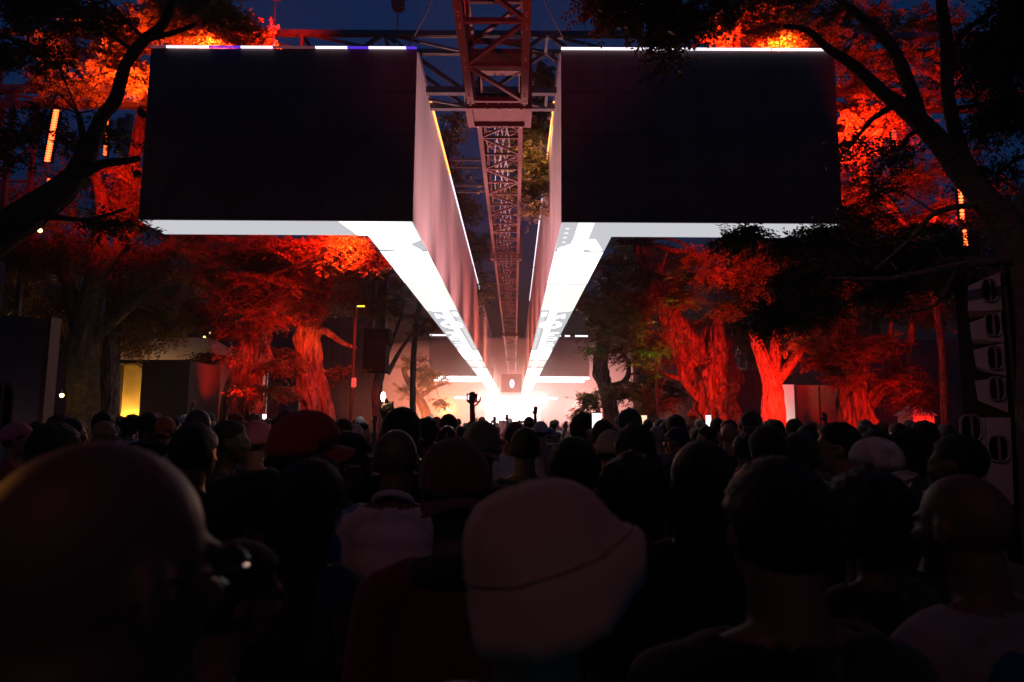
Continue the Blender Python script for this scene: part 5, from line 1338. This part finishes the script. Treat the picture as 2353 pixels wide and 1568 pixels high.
o, HM, s, t = at_head(2200, 992, 104, 'buzz', 'person with cropped hair and hooded top beside the speaker stack', 40, d=2.6, skin=1, cloth=('long', 'charcoal'))
ring_collar(o, 0, .10, .03, 1.475, CL['charcoal'], 'hood')
o, HM, s, t = at_head(2090, 986, 76, 'twists', 'person with short twists, glasses and white tank top near the red tent', 55, d=4.1, skin=0, cloth=('tank', 'white'))
glasses(o, HM, mat('pale_frame', None))
o, HM, s, t = at_head(2010, 1004, 100, 'cap_back', 'person in white patterned cap worn backwards, facing left', 65, d=3.0, skin=2, cloth=('tshirt', 'charcoal'), gearcol=mat('white_patterned_cap', (.55, .48, .42), .9, var=.5, scale=14))
o, HM, s, t = at_head(1925, 965, 98, 'short', 'person with short hair and glasses in profile facing left', 72, d=3.3, skin=2, cloth=('tshirt', 'black'))
glasses(o, HM)
at_head(1838, 990, 86, 'beanie', 'person in dark slouchy beanie between two dark hats', 0, skin=1, cloth=('tshirt', 'charcoal'), gearcol=CL['charcoal'])
at_head(1764, 973, 88, 'beanie', 'person in tall black hat under the forked red tree', 0, d=3.4, skin=1, cloth=('tshirt', 'black'), gearcol=CL['black'])
at_head(1558, 980, 52, 'cap', 'person in navy cap with brim turned left', 50, skin=2, cloth=('tshirt', 'charcoal'), gearcol=CL['navy'])
at_head(1508, 976, 36, 'bald', 'person with shaved reddish lit head right of the curly hair', 0, skin=3, cloth=('tshirt', 'grey'))
at_head(1622, 977, 42, 'long', 'person with braids and red lit face before the burled trunk', 62, skin=3, cloth=('tshirt', 'red'))
at_head(1402, 985, 68, 'beanie', 'person in tight beige beanie below the raised phone', 0, skin=1, cloth=('tshirt', 'charcoal'), gearcol=CL['beige'])
at_head(1458, 970, 76, 'curly', 'person with curly dark hair in front of the green cap', 0, d=3.6, skin=1, cloth=('tshirt', 'black'))
at_head(1447, 938, 54, 'cap_back', 'tall person in green cap with white crown', 0, skin=1, cloth=('tshirt', 'black'), gearcol=CL['green'])
o, HM, s, phone_t = at_head(1340, 946, 62, 'curly', 'tall person with curly black hair holding up the bright phone', 0, d=5.6, skin=1, cloth=('tshirt', 'black'))
at_head(1207, 978, 68, 'buzz', 'person with cropped round head glowing dark red, before the stage', 0, skin=1, cloth=('tshirt', 'charcoal'))
at_head(1184, 966, 46, 'short', 'person with reddish hair just left of the cropped head', 0, skin=2, cloth=('tshirt', 'white'), hair=HAIRL)
at_head(976, 961, 56, 'twists', 'person with short spiky twists below the orange haze', 0, skin=0, cloth=('tshirt', 'black'))
at_head(1003, 955, 30, 'bald', 'person with pink lit shaved head behind the spiky twists', 0, skin=3, cloth=('tshirt', 'white'))
at_head(1028, 976, 45, 'durag', 'person in shiny black durag left of the brown cap', 0, skin=0, cloth=('tshirt', 'black'), gearcol=mat('satin_black', (.015, .013, .013), .25))
at_head(790, 960, 42, 'beanie', 'person in maroon beanie by the number sign pole', 0, skin=1, cloth=('tshirt', 'maroon'), gearcol=CL['maroon'])
at_head(815, 972, 40, 'durag', 'person in white patterned bandana right of the red cap', -40, skin=2, cloth=('tshirt', 'white'), gearcol=mat('bandana', (.6, .55, .55), .85, var=.6, scale=22))
at_head(836, 970, 32, 'short', 'person with glasses and bright red lit face looking right', -75, skin=3, cloth=('tshirt', 'red'))
at_head(664, 941, 52, 'curly', 'person with copper curls behind the red cap', 0, d=5.2, skin=3, cloth=('tshirt', 'black'), hair=HAIRL)
at_head(592, 963, 72, 'beanie', 'person in pink beanie before the first gnarled trunk', -15, skin=2, cloth=('tshirt', 'black'), gearcol=CL['pink'])
at_head(528, 962, 84, 'buzz', 'person with close cropped hair in sharp profile facing right', -78, skin=0, cloth=('tshirt', 'black'))
at_head(450, 966, 112, 'short', 'person with black hair left of the sharp profile', -10, d=2.7, skin=0, cloth=('tshirt', 'black'))
at_head(380, 957, 44, 'cap_back', 'person in orange-red cap before the dark booth box', 0, skin=2, cloth=('tshirt', 'black'), gearcol=CL['orange'])
at_head(345, 945, 40, 'short', 'person with black hair just left of the orange-red cap', 0, skin=0, cloth=('tshirt', 'black'))
at_head(240, 964, 46, 'bald', 'person with red lit shaved head above the shaved foreground head', -40, skin=2, cloth=('tshirt', 'black'))
at_head(130, 967, 100, 'curly', 'person with dark curls below the left side wall', 0, d=3.3, skin=0, cloth=('tshirt', 'black'))
at_head(40, 970, 44, 'cap', 'person in red lit cap next to the left speaker cabinet', -60, d=5.4, skin=2, cloth=('tshirt', 'red'), gearcol=CL['pink'])
at_head(1262, 982, 24, 'cap_back', 'person in bright blue cap below the far right led bars', 0, skin=2, cloth=('tshirt', 'charcoal'), gearcol=CL['blue'])
at_head(1243, 968, 34, 'cap', 'person in white cap just left of the blue cap', 20, skin=2, cloth=('tshirt', 'grey'), gearcol=CL['white'])

# ---- raised arms and what they hold
o, HM, s = person(P(924, 950, 3.3).x, 3.3, 1.735, -6, 'person in black cap raising a hand with a lit lighter', pose='lighter', g='cap', skin=1, cloth=('tshirt', 'black'), gearcol=CL['black'])
KEYED.append((890, 90, 3.3))
gp = Matrix.Translation(o.location) @ Matrix.Rotation(R(-6), 4, 'Z') @ Matrix.Scale(s, 4) @ POSES['lighter']['grips'][-1].to_4d()
gp = Vector(gp[:3]); print('lighter hand', gp)
e = empty('lighter', gp, 'small lighter with a bright flame in the raised hand', 'lighter')
mb = MB(); dv = Vector((-.35, 0, 1)).normalized(); mb.tube([gp-dv*.03, gp+dv*.04], .011, 10); mb.build('case', CL['red'], e)
fl = gp+dv*.045+Vector((-.01, 0, .012)); mb = MB(); mb.ell(fl, (.011, .011, .024), 12, 10, fn=lambda d: 1-.3*d.z); mb.build('flame', emis('flame', (1, .72, .42), 40), e)
point(fl+Vector((-.02, .03, .02)), 1.2, (1, .6, .3), e, .012)
# phone
def phone(loc, yaw, label, w=.075, h=.155, screen=None, name='phone'):
    e = empty('phone', loc, label, 'phone'); e.rotation_euler = (0, 0, R(yaw))
    mb = MB(); mb.box(-w/2, w/2, 0, .008, -h/2, h/2); o1 = mb.build('case', mat('phone_black', (.02, .02, .02), .3)); o1.parent = e
    mb = MB(); mb.add([(-w*.46, -.001, -h*.47), (w*.46, -.001, -h*.47), (w*.46, -.001, h*.47), (-w*.46, -.001, h*.47)], [(0, 1, 2, 3)]); o2 = mb.build('screen', screen or emis('phone_screen', (1, .93, .9), 2.6)); o2.parent = e
    return e
def holder(px, py, d, label, plabel, g='short', skin=1, cloth=('tshirt', 'black'), yaw=0, w=.075, h=.155, scr=None, gc=None):
    """someone filming: the phone stands in the photograph's place, the hands close under it"""
    c = P(px, py, d+.36); G = (POSES['phone']['grips'][-1]+POSES['phone']['grips'][1])/2
    s = (c.z-h*.25)/(G.z+.02); o, HM, s_ = person(c.x-G.x*s, d, 1.79*s, 0, label, pose='phone', g=g, skin=skin, cloth=cloth, gearcol=gc)
    phone((c.x, d+G.y*s-.005, c.z), 0, plabel, w, h, scr)
    KEYED.append((px, 30, d))
    return o
holder(1372, 973, 5.0, 'person half hidden behind the curls, both hands round the bright phone', 'large bright phone held up right of the curly head', w=.078, h=.165, g='buzz')
holder(1629, 967, 9.0, 'person filming in front of the burled trunk', 'small phone glowing against the burled red trunk')
holder(1480, 967, 12.0, 'person filming near the dim brown trunk', 'pale orange phone held up before the dim trunk', scr=emis('phone_orange', (1, .55, .35), 1.6), w=.12, h=.2)
holder(606, 958, 11, 'person filming beside the first gnarled trunk', 'tiny phone light beside the first gnarled trunk', w=.07, h=.09)
holder(990, 962, 13, 'person filming in the orange haze left of the stage', 'dark phone raised against the orange haze', scr=emis('phone_dim', (1, .6, .4), .5))
for px, py, d, pose, lab, cl in ((510, 925, 8.5, 'armup', 'person stretching one arm up before the first gnarled trunk', 'red'), (556, 938, 8.0, 'fist', 'person with raised fist by the first gnarled trunk', 'white'), (1136, 955, 14, 'armup', 'person reaching up with open hand before the booth screens', 'charcoal'), (1165, 950, 15, 'armup', 'person waving one hand between the two booth screens', 'black'), (1300, 962, 13, 'fist', 'person with fist up near the far right led bars', 'black'), (858, 962, 10, 'armup', 'person waving below the black hanging speaker', 'grey')):
    s_ = P(px, py, d).z/(2.1 if pose == 'armup' else 1.93); s_ = max(.86, min(1.04, s_))
    person(P(px, py, d).x-.25*s_*(1 if pose == 'armup' else -.8), d, 1.79*s_, 0, lab, pose=pose, g='short', skin=2, cloth=('tshirt', cl)); KEYED.append((px, 24, d))
# camera on a gimbal held overhead
d = 7.6; c = P(1085, 914, d)
hx = POSES['armup']['grips'][1]; s_ = .98
person(c.x-hx.x*s_, d-.12, 1.79*s_, 0, 'person lifting a gimbal camera overhead', pose='armup', g='cap_back', skin=2, cloth=('tshirt', 'black'), gearcol=CL['black']); KEYED.append((1080, 40, d))
e = empty('gimbal_camera', c, 'small camera on a gimbal stick raised over the crowd', 'camera')
hz_ = hx.z*s_
gx, gy = c.x, d-.12+hx.y*s_
bm_ = mat('black_metal', None)
mb = MB(); mb.tube([(gx, gy, hz_-.12), (gx, gy, c.z-.09)], .016, 10); mb.tube([(gx-.03, gy, c.z-.105), (gx+.03, gy, c.z-.105)], .02, 8); mb.build('grip', bm_, e)
mb = MB(); mb.tube([(gx, gy, c.z-.1), (gx+.05, gy, c.z-.075), (gx+.085, gy, c.z-.03), (gx+.09, gy, c.z+.01)], .010, 8); mb.bar((gx-.06, gy, c.z-.045), (gx+.09, gy, c.z-.045), .016); mb.build('arm', bm_, e)
mb = MB(); mb.box(gx-.065, gx+.055, gy-.03, gy+.03, c.z-.035, c.z+.045); mb.box(gx-.02, gx+.025, gy-.025, gy+.025, c.z+.045, c.z+.066); mb.tube([(gx-.005, gy+.031, c.z), (gx-.005, gy+.12, c.z)], .032, 14); mb.build('body', bm_, e)
mb = MB(); mb.add([(gx-.05, gy-.0315, c.z-.025), (gx+.02, gy-.0315, c.z-.025), (gx+.02, gy-.0315, c.z+.03), (gx-.05, gy-.0315, c.z+.03)], [(0, 1, 2, 3)]); mb.build('display', emis('cam_display', (1, .9, .88), 1.8), e)
mb = MB(); mb.ell((gx, gy-.02, c.z-.12), .012, 8, 6); mb.build('status_light', emis('status', (.8, 1, .2), 6), e)

# ---- the rest of the crowd
ZONES = [(-400, 60, 'at the left edge speaker'), (60, 115, 'below the dark left side wall'), (115, 190, 'under the pair of warm bulbs'), (190, 265, 'by the yellowish trunk'), (265, 330, 'before the yellow lit opening'), (330, 437, 'before the dark booth box'), (437, 520, 'left of the first gnarled trunk'),
         (520, 615, 'before the first gnarled trunk'), (615, 690, 'between the two left gnarled trunks'), (690, 765, 'before the second gnarled trunk'), (765, 835, 'beside the number sign pole'), (835, 900, 'below the black hanging speaker'), (900, 1000, 'before the orange haze left of the stage'),
         (1000, 1110, 'below the far left led bars'), (1110, 1180, 'before the left booth screen'), (1180, 1245, 'before the right booth screen'), (1245, 1370, 'below the far right led bars'), (1370, 1450, 'before the pale right trunk'), (1450, 1590, 'before the dim brown trunk'), (1590, 1700, 'before the burled red trunk'),
         (1700, 1800, 'under the forked red tree'), (1800, 1830, 'before the white lit panel'), (1830, 1935, 'before the ochre wall'), (1935, 2090, 'before the fluted dark trunk'), (2090, 2150, 'before the red tent'), (2150, 2800, 'by the right speaker stack')]
GD = {'short': 'short black hair', 'buzz': 'close cropped hair', 'bald': 'shaved head', 'afro': 'round afro', 'curly': 'curly hair', 'long': 'long dark hair', 'beanie': 'beanie', 'cap': 'peaked cap', 'cap_back': 'backwards cap', 'durag': 'durag', 'twists': 'short twists', 'bun': 'hair in a bun'}
keys = list(GD); wts = [24, 14, 9, 5, 8, 12, 6, 9, 7, 3, 3, 5]
cols = ['black', 'charcoal', 'grey', 'white', 'navy', 'maroon', 'red', 'beige', 'khaki', 'blue']; cw = [30, 16, 9, 12, 8, 5, 4, 5, 4, 5]
used = set(); placed = []
def project(x, y, z):
    d = Vector((x, y, z-CAMZ)); dz = d.dot(f_); return 1176.5+FPX*d.dot(r_)/dz, 784-FPX*d.dot(u_)/dz
tree_xy = [(o.location.x, o.location.y, 1.35) for o in COL.objects if o.type == 'EMPTY' and o.get('category') in ('tree', 'young tree') and o.location.y < 60]
obst = [(xc, y, .55) for y in (16.4, 19.5, 24, 30, 38, 50)]+[(-3.9, 20.2, .5), (-9.5, 17.2, .5), (7.2, 17.6, .5)]+[(xc+.2, 7.6, .4)]
bands = [(4.4, 8, 44, .50), (8, 14, 72, .55), (14, 24, 62, .7), (24, 46, 60, .9)]
for y0, y1, cnt_, sp in bands:
    tries = 0; n_ = 0
    while n_ < cnt_ and tries < 9000:
        tries += 1
        y = y0+(y1-y0)*random.random(); x = rnd(-.80*y-.2, .78*y+.2)
        px, py = project(x, y, 1.7)
        if px < -60 or px > 2400: continue
        if any((x-a)**2+(y-b)**2 < sp*sp for a, b in PEOPLE): continue
        if any((x-a)**2+(y-b)**2 < r*r for a, b, r in tree_xy+obst): continue
        if any(abs(px-kx) < kw*.5+.10*FPX/y and y < kd+.3 for kx, kw, kd in KEYED): continue
        if y > 18 and (px < 440 or (px > 1730)) and y > 18.4: continue
        if y < 10 and (px < 60 or px > 2150): continue
        if px > 2080 and y > 13: continue
        g = random.choices(keys, wts)[0]; c = random.choices(cols, cw)[0]; gc = random.choices(cols, cw)[0]
        zone = next(z for a, b, z in ZONES if a <= px < b)
        dist = 'near row' if y < 8 else 'middle row' if y < 14 else 'farther row' if y < 24 else 'far row'
        gd = GD[g] if g not in ('beanie', 'cap', 'cap_back', 'durag') else gc+' '+GD[g]
        lab = 'person, %s, %s top, %s, %s' % (gd, c, dist, zone)
        if lab in used: continue
        used.add(lab)
        h = rnd(1.60, 1.80) if y < 14 else rnd(1.62, 1.86)
        if g in ('long', 'bun'): h -= .05
        po = random.choices(['stand', 'look_left', 'look_right', 'slim', 'armup', 'phone'], [40, 14, 14, 20, 4, 3])[0]
        if g in ('long', 'bun'): po = 'slim'
        sk = random.choices([0, 1, 2, 3], [30, 34, 22, 14])[0]
        person(x, y, h, rnd(-22, 22), lab, pose=po, g=g, skin=sk, cloth=('long' if random.random() < .2 else 'tshirt', c), legs=random.choice(['charcoal', 'black', 'navy', 'grey']), gearcol=CL[gc] if g in ('beanie', 'cap', 'cap_back', 'durag') else None,
               hair=HAIR if random.random() < .8 else HAIRB, group='crowd facing the stage', small=True)
        n_ += 1
print('people', len(PEOPLE))
# farthest crowd, too small to tell apart
mb = MB()
for k in range(420):
    y = rnd(46, 88); x = rnd(-.28*y-2, .30*y+2)
    h = rnd(1.6, 1.9); s = h/1.78
    mb.tube([(x, y, .02), (x, y, .9*s), (x, y, 1.3*s), (x, y, 1.46*s), (x, y, 1.52*s)], [.10, .16, .2, .12, .06], 8)
    mb.ell((x, y, h-.115), (.085, .1, .12), 8, 6)
    if random.random() < .08:
        sx_ = random.choice((-1, 1)); mb.tube([(x+sx_*.17, y, 1.4*s), (x+sx_*.24, y+.05, 1.68*s), (x+sx_*.2, y+.1, 1.98*s)], [.05, .04, .03], 6)
tag(mb.build('distant_crowd', mat('distant_crowd', (.06, .04, .035), .8, var=.6, scale=1.4), smooth=True), 'mass of tiny heads in the glow at the foot of the stage', 'crowd', kind='stuff')
